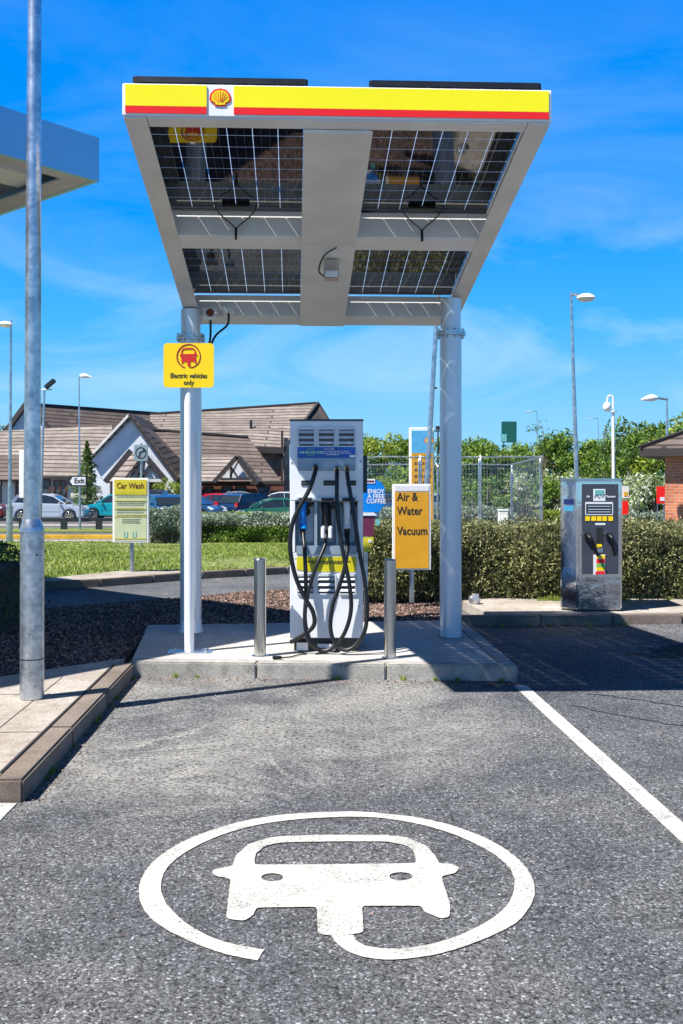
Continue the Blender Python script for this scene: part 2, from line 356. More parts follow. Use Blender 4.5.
def cell_mat():
    m=bpy.data.materials.new('solar_cells'); m.use_nodes=True; nt=m.node_tree; b=nt.nodes['Principled BSDF']
    v=nt.nodes.new('ShaderNodeTexCoord').outputs['Object']
    n=tex(nt,'ShaderNodeTexNoise',v,5,Detail=4.0); c=ramp(nt,n.outputs[0],[(.3,(.006,.008,.014)),(.7,(.016,.018,.026))])
    nt.links.new(c,b.inputs['Base Color']); b.inputs['Roughness'].default_value=.035; b.inputs['IOR'].default_value=1.6
    b.inputs['Coat Weight'].default_value=.3; b.inputs['Coat Roughness'].default_value=.02
    return m
M['cell']=cell_mat(); M['ribbon']=mat('silver_ribbon',(.35,.36,.38),.3,.8)
def seam_mat():
    m=bpy.data.materials.new('frosted_seam'); m.use_nodes=True; nt=m.node_tree; N=nt.nodes; L=nt.links
    n=tex(nt,'ShaderNodeTexNoise',N.new('ShaderNodeTexCoord').outputs['Object'],3); c=ramp(nt,n.outputs[0],[(.3,(.34,.36,.38)),(.7,(.46,.46,.46))])
    t=N.new('ShaderNodeBsdfTranslucent'); L.new(c,t.inputs[0]); q_=N.new('ShaderNodeBsdfTransparent'); mx=N.new('ShaderNodeMixShader'); mx.inputs[0].default_value=.5
    L.new(t.outputs[0],mx.inputs[1]); L.new(q_.outputs[0],mx.inputs[2]); L.new(mx.outputs[0],N['Material Output'].inputs[0]); return m
M['seam']=seam_mat()
M['cellframe']=mat('panel_frame_black',(.03,.035,.045),.35,.6)

# ------------------------------------------------------------------ ground
def ground():
    ys=[-30,-5,0,3,6,9,12,15,18,22,26,30,34,40,60,100,200,400,900]; xs=[-900,-300,-100,-40,-20,-10,0,10,20,40,100,300,900]
    b=MB(); vs=[(x,y,zg(y)) for y in ys for x in xs]; n=len(xs)
    b.add(vs,[(j*n+i,j*n+i+1,(j+1)*n+i+1,(j+1)*n+i) for j in range(len(ys)-1) for i in range(n-1)])
    struct(b.build('ground',M['asphalt']))
ground()
def slab(name,poly,z0,z1,m,bevel=0): return struct(MB().prism(poly,z0,z1).build(name,m,bevel=bevel))
def kerb(name, pts, w, h, mats, L=.915, z0=-.05, off=0):
    """row of kerb stones along a polyline; the stone lies to the LEFT of the walking direction"""
    b=MB()
    for a,c in zip(pts,pts[1:]):
        a=Vector((a[0],a[1],0)); c=Vector((c[0],c[1],0)); d=c-a; n=max(1,round(d.length/L)); st=d.length/n; u=d.normalized(); nl=Vector((-u.y,u.x,0))
        for i in range(n):
            o=a+u*(st*(i+.5))+nl*(w/2+off); zz=zg(o.y)
            b.box((o.x,o.y,zz+(z0+h)/2+rnd.uniform(-.0015,.0015)),(st-.007,w,h-z0),rz=math.atan2(u.y,u.x))
    o=b.build(name,mats,bevel=.012); return struct(o)

# charging island
FL=(-1.59,7.86); FR=(1.29,7.68); BR=(1.17,10.1); BL=(-1.80,9.78)
KW=.125
def lerp(a,b,t): return (a[0]+(b[0]-a[0])*t,a[1]+(b[1]-a[1])*t)
slab('island_paving',[(FL[0]+.0,FL[1]+.128),(FR[0]-.13,FR[1]+.128),(BR[0]-.13,BR[1]),BL],-.05,.115,M['island'],bevel=.006)
kerb('island_kerb',[FL,FR],KW,.115,M['kerb_l'])
kerb('island_kerb_side',[(FR[0],FR[1]+.132),BR],KW,.114,M['kerb_l'])
# left pavement and its kerb
A0=G(23,803); A1=G(134,677)
u=Vector((A1[0]-A0[0],A1[1]-A0[1])).normalized(); nl=Vector((-u.y,u.x))
i0=(A0[0]+nl.x*.13+u.x*.0,A0[1]+nl.y*.13); 
kerb('pavement_kerb',[A0,(A1[0],A1[1])],.13,.11,M['kerb'])
kerb('pavement_end_kerb',[(-3.2,A0[1]+.01),(A0[0]-.138,A0[1]+.0)],.13,.109,M['kerb'])
pb0=(A0[0]-.135,A0[1]+.135); pb1=(A1[0]-.13+.02,A1[1]+.02)
gl=[(-1.63,7.98),(-1.70,8.06),(-2.36,7.33),(-4.5,5.2)]
slab('pavement',[(-4.5,A0[1]+.135),(pb0[0]-.0,pb0[1]),(A1[0]+nl.x*.138-u.x*.02,A1[1]+nl.y*.138),(-1.66,8.06),(-2.36,7.32),(-4.5,5.0)],-.05,.107,M['concrete'],bevel=.005)
jn=MB()
for o_k,w_k,t0,t1 in((.139,.012,.02,.97),(.40,.005,.0,.8)):
    a=Vector((A0[0]+nl.x*o_k+u.x*.05,A0[1]+nl.y*o_k+u.y*.05,.1085)); L_=(Vector(A1)-Vector(A0)).length; uu=Vector((u.x,u.y,0))
    jn.bar(a+uu*L_*t0,a+uu*L_*t1,w_k,.002)
for t_ in(.9,1.9):
    a=Vector((A0[0]+nl.x*.15+u.x*t_,A0[1]+nl.y*.15+u.y*t_,.1085)); jn.bar(a,a+Vector((nl.x,nl.y,0))*2.2,.005,.002)
struct(jn.build('paving_joints',M['joint']))
b=MB(); q0=Vector((A0[0]+nl.x*.62+u.x*.5,A0[1]+nl.y*.62+u.y*.5,.1085)); 
# ground patch edges / white end line at bottom left
def ribbon(name,pts,w,z,m,thick=.003):
    b=MB()
    for a,c in zip(pts,pts[1:]):
        a=Vector((a[0],a[1],0));c=Vector((c[0],c[1],0));u=(c-a).normalized();n=Vector((-u.y,u.x,0))*w/2
        b.add([(p.x,p.y,z+zg(p.y)) for p in(a-n,c-n,c+n,a+n)],[(0,1,2,3)])
    return struct(b.build(name,m))
def G2(p): return G(p[0],p[1])
struct(MB().prism([G(17,804),G(-60,804),G(-90,880),G(-34,856)],.001,.005).build('bay_line_end',M['paint']))
ra=G(520,686); rb=G(683,833.5); dr=Vector((rb[0]-ra[0],rb[1]-ra[1])).normalized()
ribbon('bay_line',[ra,(rb[0]+dr.x*3,rb[1]+dr.y*3)],.097,.004,M['paint'])
M['tar']=mat('tar_seal',(.025,.025,.028),.5)
def wob(pts,w,name):
    out=[]
    for a,c in zip(pts,pts[1:]):
        for k in range(8): out.append((a[0]+(c[0]-a[0])*k/8+rnd.uniform(-.02,.02),a[1]+(c[1]-a[1])*k/8+rnd.uniform(-.02,.02)))
    out.append(pts[-1]); ribbon(name,out,w,.003,M['tar'])
wob([G(590,694),G(640,700),G(690,708)],.018,'tar_seam'); wob([G(570,705),G(620,716),G(690,728)],.014,'tar_seam')

# EV bay marking (one painted symbol in the bay)
OUT=[(350,812.2),(304,813.5),(259,818.7),(217,829),(178,845),(152.5,863),(139.7,883.7),(141,906),(155.8,924),(184.7,940),(220,954),(257,961.6)]
INN=[(264.6,950.7),(236,946.5),(207,936.8),(181.5,920.7),(165,903),(160.6,883.7),(168.6,866),(194,848),(226.6,833.8),(265,824),(310,819),(350,817.5)]
ROUT=[(350,812.2),(378,813.5),(426.6,820),(465,830.6),(497.4,845),(523,864.4),(534.5,883.7),(533,903),(516.8,924),(484.6,940),(442.7,954.6),(394.4,961.6),(362,959.4),(339.7,949.7),(330,936)]
RINN=[(353,936),(355,941.7),(365.4,948),(388,950.7),(420,948),(458.8,937),(491,920.7),(510,903),(515,883.7),(510,869),(491,853),(458.8,837),(420,825),(378,818.4),(350,817.5)]
CAR=[(226,919.8),(242.7,922.4),(252.4,917.5),(257,908.9),(316.8,908),(317.7,935),(331,937),(353,935.5),(363.8,933.6),(362,907),(421.8,907),(423.4,912.7),(441,919.8),(449.8,918.5),(449.8,904.6),(441,877.3),(454,874.7),(460.4,869),(450.8,864.4),(439.5,865),(436,858),(426.6,846.7),(407,838.6),(384.7,836),(330,836),(310,836),(271.7,838),(249,845),(236,856),(232.4,867),(212,871),(213.7,876.6),(230.5,879.9)]
WIN=[(254,866),(255.6,854.7),(265,846.7),(281,843.5),(330,842.5),(388,842.5),(407,846.7),(414.4,853),(416.3,864.4),(330,865.4)]
def smooth(pts,sub=4):
    P=[Vector((*p,0)) for p in pts];E=[P[0]*2-P[1]]+P+[P[-1]*2-P[-2]];Q=[]
    for i in range(1,len(E)-2):
        for k in range(sub):
            t=k/sub;a,b_,c,d=E[i-1],E[i],E[i+1],E[i+2]
            q=.5*((2*b_)+(c-a)*t+(2*a-5*b_+4*c-d)*t*t+(3*b_-a-3*c+d)*t**3); Q.append((q.x,q.y))
    Q.append(tuple(pts[-1])); return Q
ringL=smooth([G2(p) for p in OUT])+smooth([G2(p) for p in INN])
ringR=smooth([G2(p) for p in ROUT])+smooth([G2(p) for p in RINN])
car_o=[G2(p) for p in CAR]; win_o=[G2(p) for p in WIN]
eyes=[[G2((x+r*math.cos(t*math.pi/8),y+4.2*math.sin(t*math.pi/8))) for t in range(16)] for x,y,r in((272.3,878.6,11),(400.8,877.6,11.5))]
evmk=thing('bay_marking','worn white electric car symbol ringed by its plug cable, painted on the bay asphalt','road marking',(*G(341,885),0))
off=evmk.location
def flat(name,spl,m,z):
    me=curve_mesh(name,[[(p[0]-off.x,p[1]-off.y) for p in s] for s in spl],ext=.0,upright=False)
    return put(me,name,m,evmk,(0,0,z))
def rough(p): return [(a+.0025*noise.noise(Vector((a*60,c*60,0))) + .0008*rnd.uniform(-1,1),c+.003*noise.noise(Vector((a*60,c*60,7)))+.001*rnd.uniform(-1,1)) for a,c in p]
def dense(p,d=.02):
    o=[]
    for i in range(len(p)):
        a,c=Vector(p[i]),Vector(p[(i+1)%len(p)]); k=max(1,int((c-a).length/d))
        for j in range(k): q=a+(c-a)*j/k; o.append((q.x,q.y))
    return rough(o)
def relax(p,it):                           # soften drawn corners, keep the cut ends of the cable
    n=len(p)
    for _ in range(it):
        q_=list(p)
        for i in range(n):
            a,b_,c=Vector(p[i-1]),Vector(p[i]),Vector(p[(i+1)%n])
            if (b_-a).length>1e-6 and (c-b_).length>1e-6 and (b_-a).angle(c-b_)>1.0 and it>6: continue
            m_=a*.25+b_*.5+c*.25; q_[i]=(m_.x,m_.y)
        p=q_
    return p
def even(p,d):
    o=[]
    for i in range(len(p)):
        a,c=Vector(p[i]),Vector(p[(i+1)%len(p)]); k=max(1,round((c-a).length/d))
        for j in range(k): q_=a+(c-a)*j/k; o.append((q_.x,q_.y))
    return o
ringLf,ringRf=rough(relax(even(ringL,.02),12)),rough(relax(even(ringR,.02),12))
car_f,win_f,eyes_f=rough(relax(even(car_o,.012),2)),rough(relax(even(win_o,.012),4)),[dense(e) for e in eyes]
flat('cable_ring',[ringLf],M['paint'],.0041); flat('cable_ring',[ringRf],M['paint'],.0044)
flat('car_symbol',[car_f,win_f]+eyes_f,M['paint'],.0050)

# ------------------------------------------------------------------ solar canopy over the charger
canopy=thing('solar_canopy','tilted solar panel canopy with yellow and red front edge on two round columns','canopy',(-.2,9.2,.115))
TILT=R(10.1); YAW=R(2.6)
CM=Matrix.Translation(Vector((-.015,6.1,3.57))-canopy.location)@Matrix.Rotation(YAW,4,'Z')@Matrix.Rotation(-TILT,4,'X')
CF=Matrix.Translation(Vector((-.015,6.1,3.57))-canopy.location)@Matrix.Rotation(YAW,4,'Z')      # upright front frame
W2=1.24; LEN=3.76
def cp(name,b,m,bevel=.003,parent=canopy,up=False): return b.xf(CF if up else CM).build(name,m,parent,bevel=bevel)
# side channels (open inwards) and their lower lips
for sx in(-1,1):
    b=MB().prism_y([(sx*W2,-.005),(sx*W2,.20),(sx*(W2-.06),.20),(sx*(W2-.06),.192),(sx*(W2-.008),.192),(sx*(W2-.008),.004),(sx*(W2-.13),.004),(sx*(W2-.13),-.005)],.012,LEN)
    cp('side_channel',b,M['canopy'],0)
b=MB().box((0,.062,.0),(2*W2-.27,.10,.01)); cp('front_lip',b,M['canopy'],0)
# front and middle cross beams: upright web, lip at its foot
b=MB().box((0,1.722,.10),(2*W2-.03,.008,.19)).box((0,1.84,.002),(2*W2-.262,.23,.008)); cp('cross_beam',b,M['canopy2'],0)
b=MB().box((0,3.53,.10),(2*W2-.03,.008,.19)).box((0,3.645,.002),(2*W2-.262,.222,.008)).box((0,LEN-.004,.09),(2*W2-.02,.008,.19)); cp('cross_beam',b,M['canopy2'],0)
b=MB().box((0,.97,-.018),(.41,1.72,.02)); cp('centre_cover',b,M['canopy'],.004)
b=MB().box((0,2.78,-.012),(.41,1.95,.012)); cp('centre_cover',b,M['canopy2'],.004)
b=MB().box((0,1.86,.198),(.362,3.68,.02)); cp('sun_block_plate',b,M['canopy'],0)  # unseen plate, widened to block sun coming through the gap between the panels
# panels: separate glossy cells with thin open gaps, framed
def panel(u0,v0,v1,rows):
    b=MB(); w=1.0; pu=(w-.03)/6; pv=(v1-v0-.03)/rows
    for i in range(6):
        for j in range(rows):
            cu_=u0+.015+pu*(i+.5); cv=v0+.015+pv*(j+.5); gx=.0036; gy=.0036; c=.005
            x0,x1,y0,y1=cu_-pu/2+gx/2,cu_+pu/2-gx/2,cv-pv/2+gy/2,cv+pv/2-gy/2
            b.prism([(x0+c,y0),(x1-c,y0),(x1,y0+c),(x1,y1-c),(x1-c,y1),(x0+c,y1),(x0,y1-c),(x0,y0+c)],.2145,.2155)
    p=cp('solar_panel',b,M['cell'],0)
    g=MB()
    for i in range(1,6): g.add([(u0+.015+pu*i-.0019,v0+.01,.2162),(u0+.015+pu*i+.0019,v0+.01,.2162),(u0+.015+pu*i+.0019,v1-.01,.2162),(u0+.015+pu*i-.0019,v1-.01,.2162)],[(0,1,2,3)])
    for j in range(1,rows): g.add([(u0+.01,v0+.015+pv*j-.0035,.2166),(u0+w-.01,v0+.015+pv*j-.0035,.2166),(u0+w-.01,v0+.015+pv*j+.0035,.2166),(u0+.01,v0+.015+pv*j+.0035,.2166)],[(0,1,2,3)])
    for i in range(6):
        for k in(.33,.67): g.add([(u0+.015+pu*(i+k)-.0006,v0+.01,.2141),(u0+.015+pu*(i+k)+.0006,v0+.01,.2141),(u0+.015+pu*(i+k)+.0006,v1-.01,.2141),(u0+.015+pu*(i+k)-.0006,v1-.01,.2141)],[(0,1,2,3)],1)
    cp('cell_seams',g,[M['seam'],M['ribbon']],0,parent=p)
    f=MB()
    for a,c_,d in(((u0+.006,0),(.012,0),1),):
        f.box((u0+.0,(v0+v1)/2,.222),(.012,v1-v0,.036)); f.box((u0+w,(v0+v1)/2,.222),(.012,v1-v0,.036))
        f.box((u0+w/2,v0,.222),(w-.013,.012,.036)); f.box((u0+w/2,v1,.222),(w-.013,.012,.036))
    fo=cp('panel_frame',f,M['cellframe'],0,parent=p); 
    if v0>1: return p
    j=MB()
    jv=v1-.06
    j.box((u0+w/2,jv,.196),(.20,.07,.022)); cp('junction_box',j,M['rubber'],.004,parent=p)
    k=MB().tube([(u0+w/2-.16,jv-.06,.20),(u0+w/2-.12,jv+.02,.15),(u0+w/2-.02,jv+.03,.06),(u0+w/2,jv+.03,.03)],.005,n=6)
    k.tube([(u0+w/2+.16,jv-.06,.20),(u0+w/2+.12,jv+.02,.15),(u0+w/2+.02,jv+.03,.06),(u0+w/2,jv+.03,.03)],.005,n=6)
    k.box((u0+w/2,jv+.03,-.0),(.018,.018,.09)); cp('cable',k,M['rubber'],0,parent=p)
    return p
for u0 in(-1.185,.185):
    panel(u0,-.01,1.70,11); panel(u0,1.745,3.50,11)
# fascia (upright) with its coloured bands
F0=-.004
b=MB().box((0,.05,.096),(2*W2+.012,.10,.184)); fas=cp('fascia',b,M['trim'],.004,up=True)
lg=-W2+.555
b=MB()
for x0,x1 in((-W2+.012,lg-.078),(lg+.078,W2-.012)): b.box(((x0+x1)/2,F0,.118),(x1-x0,.006,.122))
cp('yellow_band',b,M['yellow'],0,parent=fas,up=True)
b=MB()
for x0,x1 in((-W2+.012,lg-.078),(lg+.078,W2-.012)): b.box(((x0+x1)/2,F0,.036),(x1-x0,.006,.040))
cp('red_band',b,M['red'],0,parent=fas,up=True)
def shell_pts(r,k=1.0):
    pts=[]
    n=7
    for i in range(n*6+1):
        a=R(-22)+R(224)*i/(n*6); rr=r*k*(1+.035*abs(math.sin(n*math.pi*i/(n*6))))
        pts.append((rr*math.cos(a)*1.08,rr*math.sin(a)*.98))
    pts+= [(-.62*r*k,-.56*r*k),(-.60*r*k,-.80*r*k),(-.12*r*k,-.84*r*k),(0,-.90*r*k),(.12*r*k,-.84*r*k),(.60*r*k,-.80*r*k),(.62*r*k,-.56*r*k)]
    return pts
def shell(parent,loc,r,rz,y=-.001):
    e=put(curve_mesh('emblem',[shell_pts(r)],.001),'emblem',M['red'],parent,loc,(0,0,rz))
    put(curve_mesh('emblem_shell',[shell_pts(r,.83)],.001),'emblem_shell',M['signyellow'],e,(0,-.0022,0))
    b=MB()
    for i in range(-3,4):
        a=R(90+i*25); t=Vector((math.cos(a)*1.05,0,math.sin(a)*.95)); o=Vector((0,0,-.62*r)); tip=t*r*.74; base=o+(tip-o)*.22
        b.bar((base.x,-.0042,base.z),(tip.x,-.0042,tip.z),.0012,r*.035)
    b.build('emblem_rib',M['red'],e)
    return e
cw=CF@Vector((lg,-.0035,.108)); shell(canopy,cw,.056,YAW)
# columns
for name,x,y in(('column',-1.336,9.33),('column',.940,9.06)):
    r=.094; lx=x-canopy.location.x; ly=y-canopy.location.y
    zt=2.62
    b=MB().cyl((lx,ly,.0),(lx,ly,zt-.03),r,n=36)
    c=b.build('column',M['column'],canopy)
    top=3.57-math.tan(TILT)*(y-6.1)-.12
    b=MB().cyl((lx,ly,zt),(lx,ly,top-.015),r*.93,n=36); b.build('column_head',M['column'],c)
    b=MB().cyl((lx,ly,zt-.03),(lx,ly,zt-.012),.128,n=32).cyl((lx,ly,zt-.010),(lx,ly,zt+.008),.128,n=32)
    for k in range(8):
        a=2*math.pi*k/8+.3; b.cyl((lx+.112*math.cos(a),ly+.112*math.sin(a),zt-.05),(lx+.112*math.cos(a),ly+.112*math.sin(a),zt+.028),.011,n=6)
    b.build('flange',M['galv'],c)
    if x<0:
        b=MB().lathe([(.112,.0),(.108,.02),(.099,.05),(.0945,.12)],(lx+.0,ly,0),n=36); b.build('column_foot',M['column'],c)
# small floodlight on the centre cover and its lead
b=MB().box((.03,2.12,-.105),(.115,.09,.15)); fl=cp('canopy_light',b,M['steel'],.006)
b=MB().box((.03,2.071,-.15),(.095,.006,.05)); cp('light_lens',b,M['lens'],.001,parent=fl)
b=MB().tube([(.06,1.84,-.03),(-.03,1.9,-.07),(-.07,2.0,-.15),(-.03,2.10,-.16)],.006,n=8); cp('light_cable',b,M['rubber'],0,parent=fl)
b=MB().box((-1.0,3.36,-.05),(.12,.10,.10)); jb=cp('isolator_box',b,M['inkgrey'] if False else M['canopy2'],.005)
b=MB().cyl((-1.0,3.30,-.05),(-1.0,3.29,-.05),.035,n=20); cp('warning_disc',b,mat('warning_red_brown',(.20,.05,.03),.5),0,parent=jb)
b=MB().box((-.84,3.36,-.01),(.10,.07,.05)); cp('cable_gland',b,M['white'],.004,parent=jb)
b=MB().tube([(-1.0,3.36,-.1),(-1.0,3.37,-.25),(-1.02,3.30,-.42),(-1.06,3.22,-.62)],.010,n=8).tube([(-.84,3.36,-.03),(-.85,3.36,-.14),(-.95,3.33,-.25),(-1.0,3.28,-.40),(-1.04,3.22,-.60)],.010,n=8); cp('supply_cable',b,M['rubber'],0,parent=jb)

# ------------------------------------------------------------------ yellow sign on its slim post
sp=thing('parking_sign','square yellow electric vehicles only sign on a slim white post by the left column','sign',(*G(190,652,.115),.115))
D=sp.location.y
b=MB().cyl((-.006,0,.008),(-.006,0,2.36),.038,n=28).lathe([(.038,2.36),(.030,2.385),(.012,2.395),(0,2.396)],(-.006,0,0),n=28); b.build('post',M['white'],sp)
b=MB().box((0,.0,.004),(.34,.17,.008))
for x in(-.13,.13):
    for y in(-.055,.055): b.cyl((x,y,.008),(x,y,.024),.009,n=6)
b.build('base_plate',M['galv'],sp)
zc=PZ(366,D)-.115; sw=50/F*D
pl=put(curve_mesh('sign_plate',[rrect(0,0,sw,.348,.03)],.002),'sign_plate',M['signyellow'],sp,(-.003,-.048,zc),(0,0,R(1)))
# the same car-and-cable symbol, small and red
cx,cy=G(338,885); kx=1/1.49
def small(spl): return [[((p[0]-cx)*kx,(p[1]-cy)*kx) for p in s] for s in spl]
def sc(spl,k): return [[(p[0]*k,p[1]*k) for p in s] for s in spl]
S=.195
DR=mat('sign_dark_red',(.30,.02,.015),.4)
SR=mat('sign_red',(.62,.02,.015),.4)
put(curve_mesh('ring_symbol',sc(small([ringL]),S),.0008),'ring_symbol',DR,pl,(.0,-.0035,.058)); put(curve_mesh('ring_symbol',sc(small([ringR]),S),.0006),'ring_symbol',DR,pl,(.0,-.0033,.058))
put(curve_mesh('car_symbol',sc(small([car_o,win_o]+eyes),S*1.12),.001),'car_symbol',SR,pl,(.0,-.0042,.060))
put(text_mesh('Electric vehicles',.052,bold=.0009,ext=.0008,sx=.86),'lettering',M['black'],pl,(0,-.0035,-.082))
put(text_mesh('only',.052,bold=.0009,ext=.0008,sx=.9),'lettering',M['black'],pl,(0,-.0035,-.135))
for dz in(.1,-.1): MB().box((0,-.0,zc+dz),(.12,.09,.02)).build('clamp',M['galv'],sp)

# ------------------------------------------------------------------ bollards
bx,by=G(260,656,.115)
bo=thing('bollard','brushed steel bollard on the island to the left of the charger','bollard',(bx,by,.115),group='steel bollards guarding the charger')
MB().cyl((0,0,.006),(0,0,.745),.046,n=32).lathe([(.046,.745),(.043,.752),(.0,.754)],n=32).build('tube',M['steel'],bo)
MB().cyl((0,0,0),(0,0,.006),.066,n=32).build('base_ring',M['steel'],bo)
b2=copy_tree(bo); b2['label']='brushed steel bollard on the island between the charger and the right column'
b2.location=(*G(390,658,.115),.115)

# ------------------------------------------------------------------ charger
chx,chy=G(326.5,652,.115)
ch=thing('rapid_charger','tall white rapid charger with three looping black cables standing on the island','charger',(chx,chy,.115),rz=R(.0))
CWd=.575; CH=1.80; CD=.60
HWc=CWd/2
b=MB().box((0,CD/2+.02,.055),(CWd-.06,CD-.06,.11)); b.build('plinth',M['darkmetal'],ch)
MB().box((-.19,-.005,.045),(.09,.012,.06)).build('floor_bracket',M['canopy2'],ch)
MB().box((.0,-.005,.04),(.14,.012,.05)).build('floor_bracket',M['canopy2'],ch)
# body: sides, top, back plus a front skin with a recessed connector bay
b=MB()
b.box((-HWc+.02,CD/2+.019,.965),(.04,CD-.038,1.71)); b.box((HWc-.02,CD/2+.019,.965),(.04,CD-.038,1.71))
b.box((-HWc+.021,.019,.9875),(.042,.037,.41)); b.box((HWc-.021,.019,.9875),(.042,.037,.41)); b.box((0,CD-.01,.965),(CWd-.08,.02,1.71))
b.box((0,.31,1.808),(CWd-.082,.56,.012))
b.box((0,.0185,1.506),(CWd,.037,.626)); b.box((0,.0185,.446),(CWd,.037,.672))
b.build('body',M['white'],ch,bevel=.004)
MB().box((0,.30,1.826),(CWd+.008,CD+.016,.012)).build('lid',M['darkmetal'],ch,bevel=.003)
# bay
z0,z1=.782,1.193
b=MB().box((0,.16,(z0+z1)/2),(CWd-.084,.01,z1-z0)).box((0,.09,z0+.005),(CWd-.084,.12,.01)).box((0,.09,z1-.005),(CWd-.084,.12,.01))
for x in(-.085,.085): b.box((x,.085,(z0+z1)/2),(.022,.13,z1-z0-.022))
bay=b.build('connector_bay',M['chgrey'],ch)
b=MB()
for x in(-.165,0,.165): b.box((x,.150,(z0+z1)/2+.02),(.115,.008,.30))
b.build('holster_plate',M['chgrey2'],bay)
MB().box((.0,.140,1.07),(.075,.012,.17)).build('holster_opening',M['black'],bay)
for x in(-.165,.165): MB().cyl((x,.143,1.10),(x,.136,1.10),.035,n=20).build('socket',M['black'],bay)
MB().box((0,-.001,.802),(CWd-.10,.012,.07)).build('bay_sill',M['chgrey'],ch,bevel=.003)
MB().box((0,-.004,1.212),(CWd-.10,.016,.022)).build('bay_lintel',M['teal'] if False else M['chgrey2'],ch,bevel=.003)
for x in(-.165,.01,.175): MB().box((x,-.0145,1.20),(.10,.004,.026)).build('bay_plate',M['black'],ch)
def vent(x,z,w,h,arch=True):
    f=put(curve_mesh('vent',[rrect(0,0,w,h,.016)]+[rrect(0,(-.006),w-.022,h-.030,.008)],.006),'vent',M['vent'],ch,(x,-.007,z))
    MB().box((0,.003,-.006),(w-.023,.002,h-.031)).build('vent_back',M['ventdark'],f)
    b=MB(); n=3
    for k in range(n):
        zz=-.006+(k-(n-1)/2)*(h-.03)/n
        b.box((0,-.001,zz+.004),(w-.026,.003,(h-.03)/n*.55),mat=Matrix.Rotation(R(-28),3,'X'))
    b.build('louvre',M['vent'],f)
for x in(-.158,0.0,.158): vent(x,PZ(437,chy)-.115,.142,.158)
for x,w in((-.165,.142),(0.0,.155),(.165,.142)): vent(x,PZ(584,chy)-.115,w,.165)
zb=PZ(459,chy)-.115
dp=MB().box((-.0,-.006,zb),(.455,.012,.185)).build('display_panel',M['chgrey'],ch,bevel=.002)
MB().box((-.0,-.0145,zb+.05),(.455,.005,.085)).build('banner',M['blue'],dp)
b=MB()
for zz,x0,x1 in((.078,-.02,.05),(.060,-.04,.17),(.046,-.04,.19),(.034,.0,.10)):
    x=x0
    while x<x1:
        w=rnd.uniform(.008,.022); b.box((x+w/2,-.0185,zb+zz),(w,.002,.006)); x+=w+.006
b.box((.205,-.0185,zb+.022),(.045,.002,.018)); b.build('small_print',M['inkwhite'],dp)
lo=curve_mesh('logo',[ell(-.125,zb+.055,.034,.030,20),ell(-.125,zb+.055,.027,.023,20)],.001)
put(lo,'logo',mat('logo_green',(.12,.45,.25),.4),dp,(0,-.0185,0))
b=MB(); x=-.215
while x<-.05:
    w=rnd.uniform(.008,.02); b.box((x+w/2,-.021,zb+.052),(w,.002,rnd.uniform(.010,.020))); x+=w+.005
b.build('logo_lettering',mat('pale_green_ink',(.35,.60,.50),.5),dp)
for x in(-.155,.02,.195): MB().box((x,-.004,PZ(483,chy)-.115),(.088 if x<.1 else .075,.004,.040)).build('label_strip',M['black'],ch)
b=MB()
for x in(-.155,.02,.195):
    for k in range(4): b.box((x-.028+k*.018,-.007,PZ(483,chy)-.115),(.011,.002,.009))
b.build('strip_lettering',M['inkgrey'],ch)
zy=PZ(563.5,chy)-.115
yl=MB().prism_y([(-.235,zy+.052),(.235,zy+.052),(.235,zy-.060),(.20,zy-.068),(-.16,zy-.062),(-.235,zy-.045)],-.004,-.001).build('yellow_strip',mat('strip_yellow',(.62,.55,.01),.4),ch)
b=MB(); 
for zz in(.018,.004):
    x=-.15 if zz>.01 else -.12
    while x<(.19 if zz>.01 else .15):
        w=rnd.uniform(.008,.024); b.box((x+w/2,-.006,zy+zz),(w,.002,.008)); x+=w+.006
b.build('strip_lettering',M['black'],yl)
MB().box((.215,-.003,.55),(.022,.006,.05)).build('door_lock',M['darkmetal'],ch)
b=MB().box((0,-.0006,.735),(CWd-.03,.0012,.004)); b.build('door_seam',M['chgrey'],ch)
for x,z in((-.272,1.49),(.268,1.5),(-.272,.36),(.255,.36)): MB().cyl((x,-.0005,z),(x,-.004,z),.006,n=10).build('screw',M['darkmetal'],ch)
def LP(px,py,y=-.06):                      # point on a plane just in front of the charger's face
    d=chy+y; return (PX(px,d)-chx,y,PZ(py,d)-.115)
for px,py in((315.3,467),(337,468),(347,467)):
    p=LP(px,py,0); g=MB().cyl((p[0],-.010,p[2]),(p[0],-.05,p[2]-.006),.021,.017,n=18).cyl((p[0],-.05,p[2]-.006),(p[0],-.058,p[2]-.012),.024,n=12).build('cable_gland',M['steel'],ch)
rad=.0165
def cab(pts,r=rad): return MB().tube([LP(*p) for p in pts],r,n=12,sub=7).build('charging_cable',M['rubber'],ch)
cab([(315.5,466,-.035),(315.5,471,-.085),(309,490,-.11),(298,510,-.12),(291.5,528,-.12),(290.5,552,-.12),(296,578,-.12),(305,598,-.13),(313,612,-.13),(314,625,-.13),(305,634,-.12),(291,642,-.08)],.0175)
cab([(303,532,.06),(304.5,548,-.03),(305.5,570,-.06),(306,595,-.07),(305,620,-.08),(310,641,-.09),(321,650.5,-.10),(334,647,-.12),(345,632,-.16),(351,610,-.17),(349.5,585,-.17),(345,562,-.16),(340,535,-.14),(337,505,-.12),(337,478,-.09),(337,467,-.035)])
cab([(325.5,532,.06),(325,545,-.02),(318,562,-.08),(311,582,-.09),(307,600,-.10),(304.5,620,-.12),(308,640,-.14),(317,648,-.12),(324,650,-.04),(328,648,.05)],.014)
cab([(347,532,.06),(347.5,548,-.04),(344,570,-.09),(338,590,-.10),(332.5,606,-.11),(330.5,628,-.12),(336,645,-.13),(347,650,-.15),(358,643,-.16),(365.5,628,-.17),(367,604,-.17),(364.5,580,-.16),(360,555,-.15),(355.5,525,-.14),(351,498,-.12),(347.5,476,-.09),(347,467,-.035)])
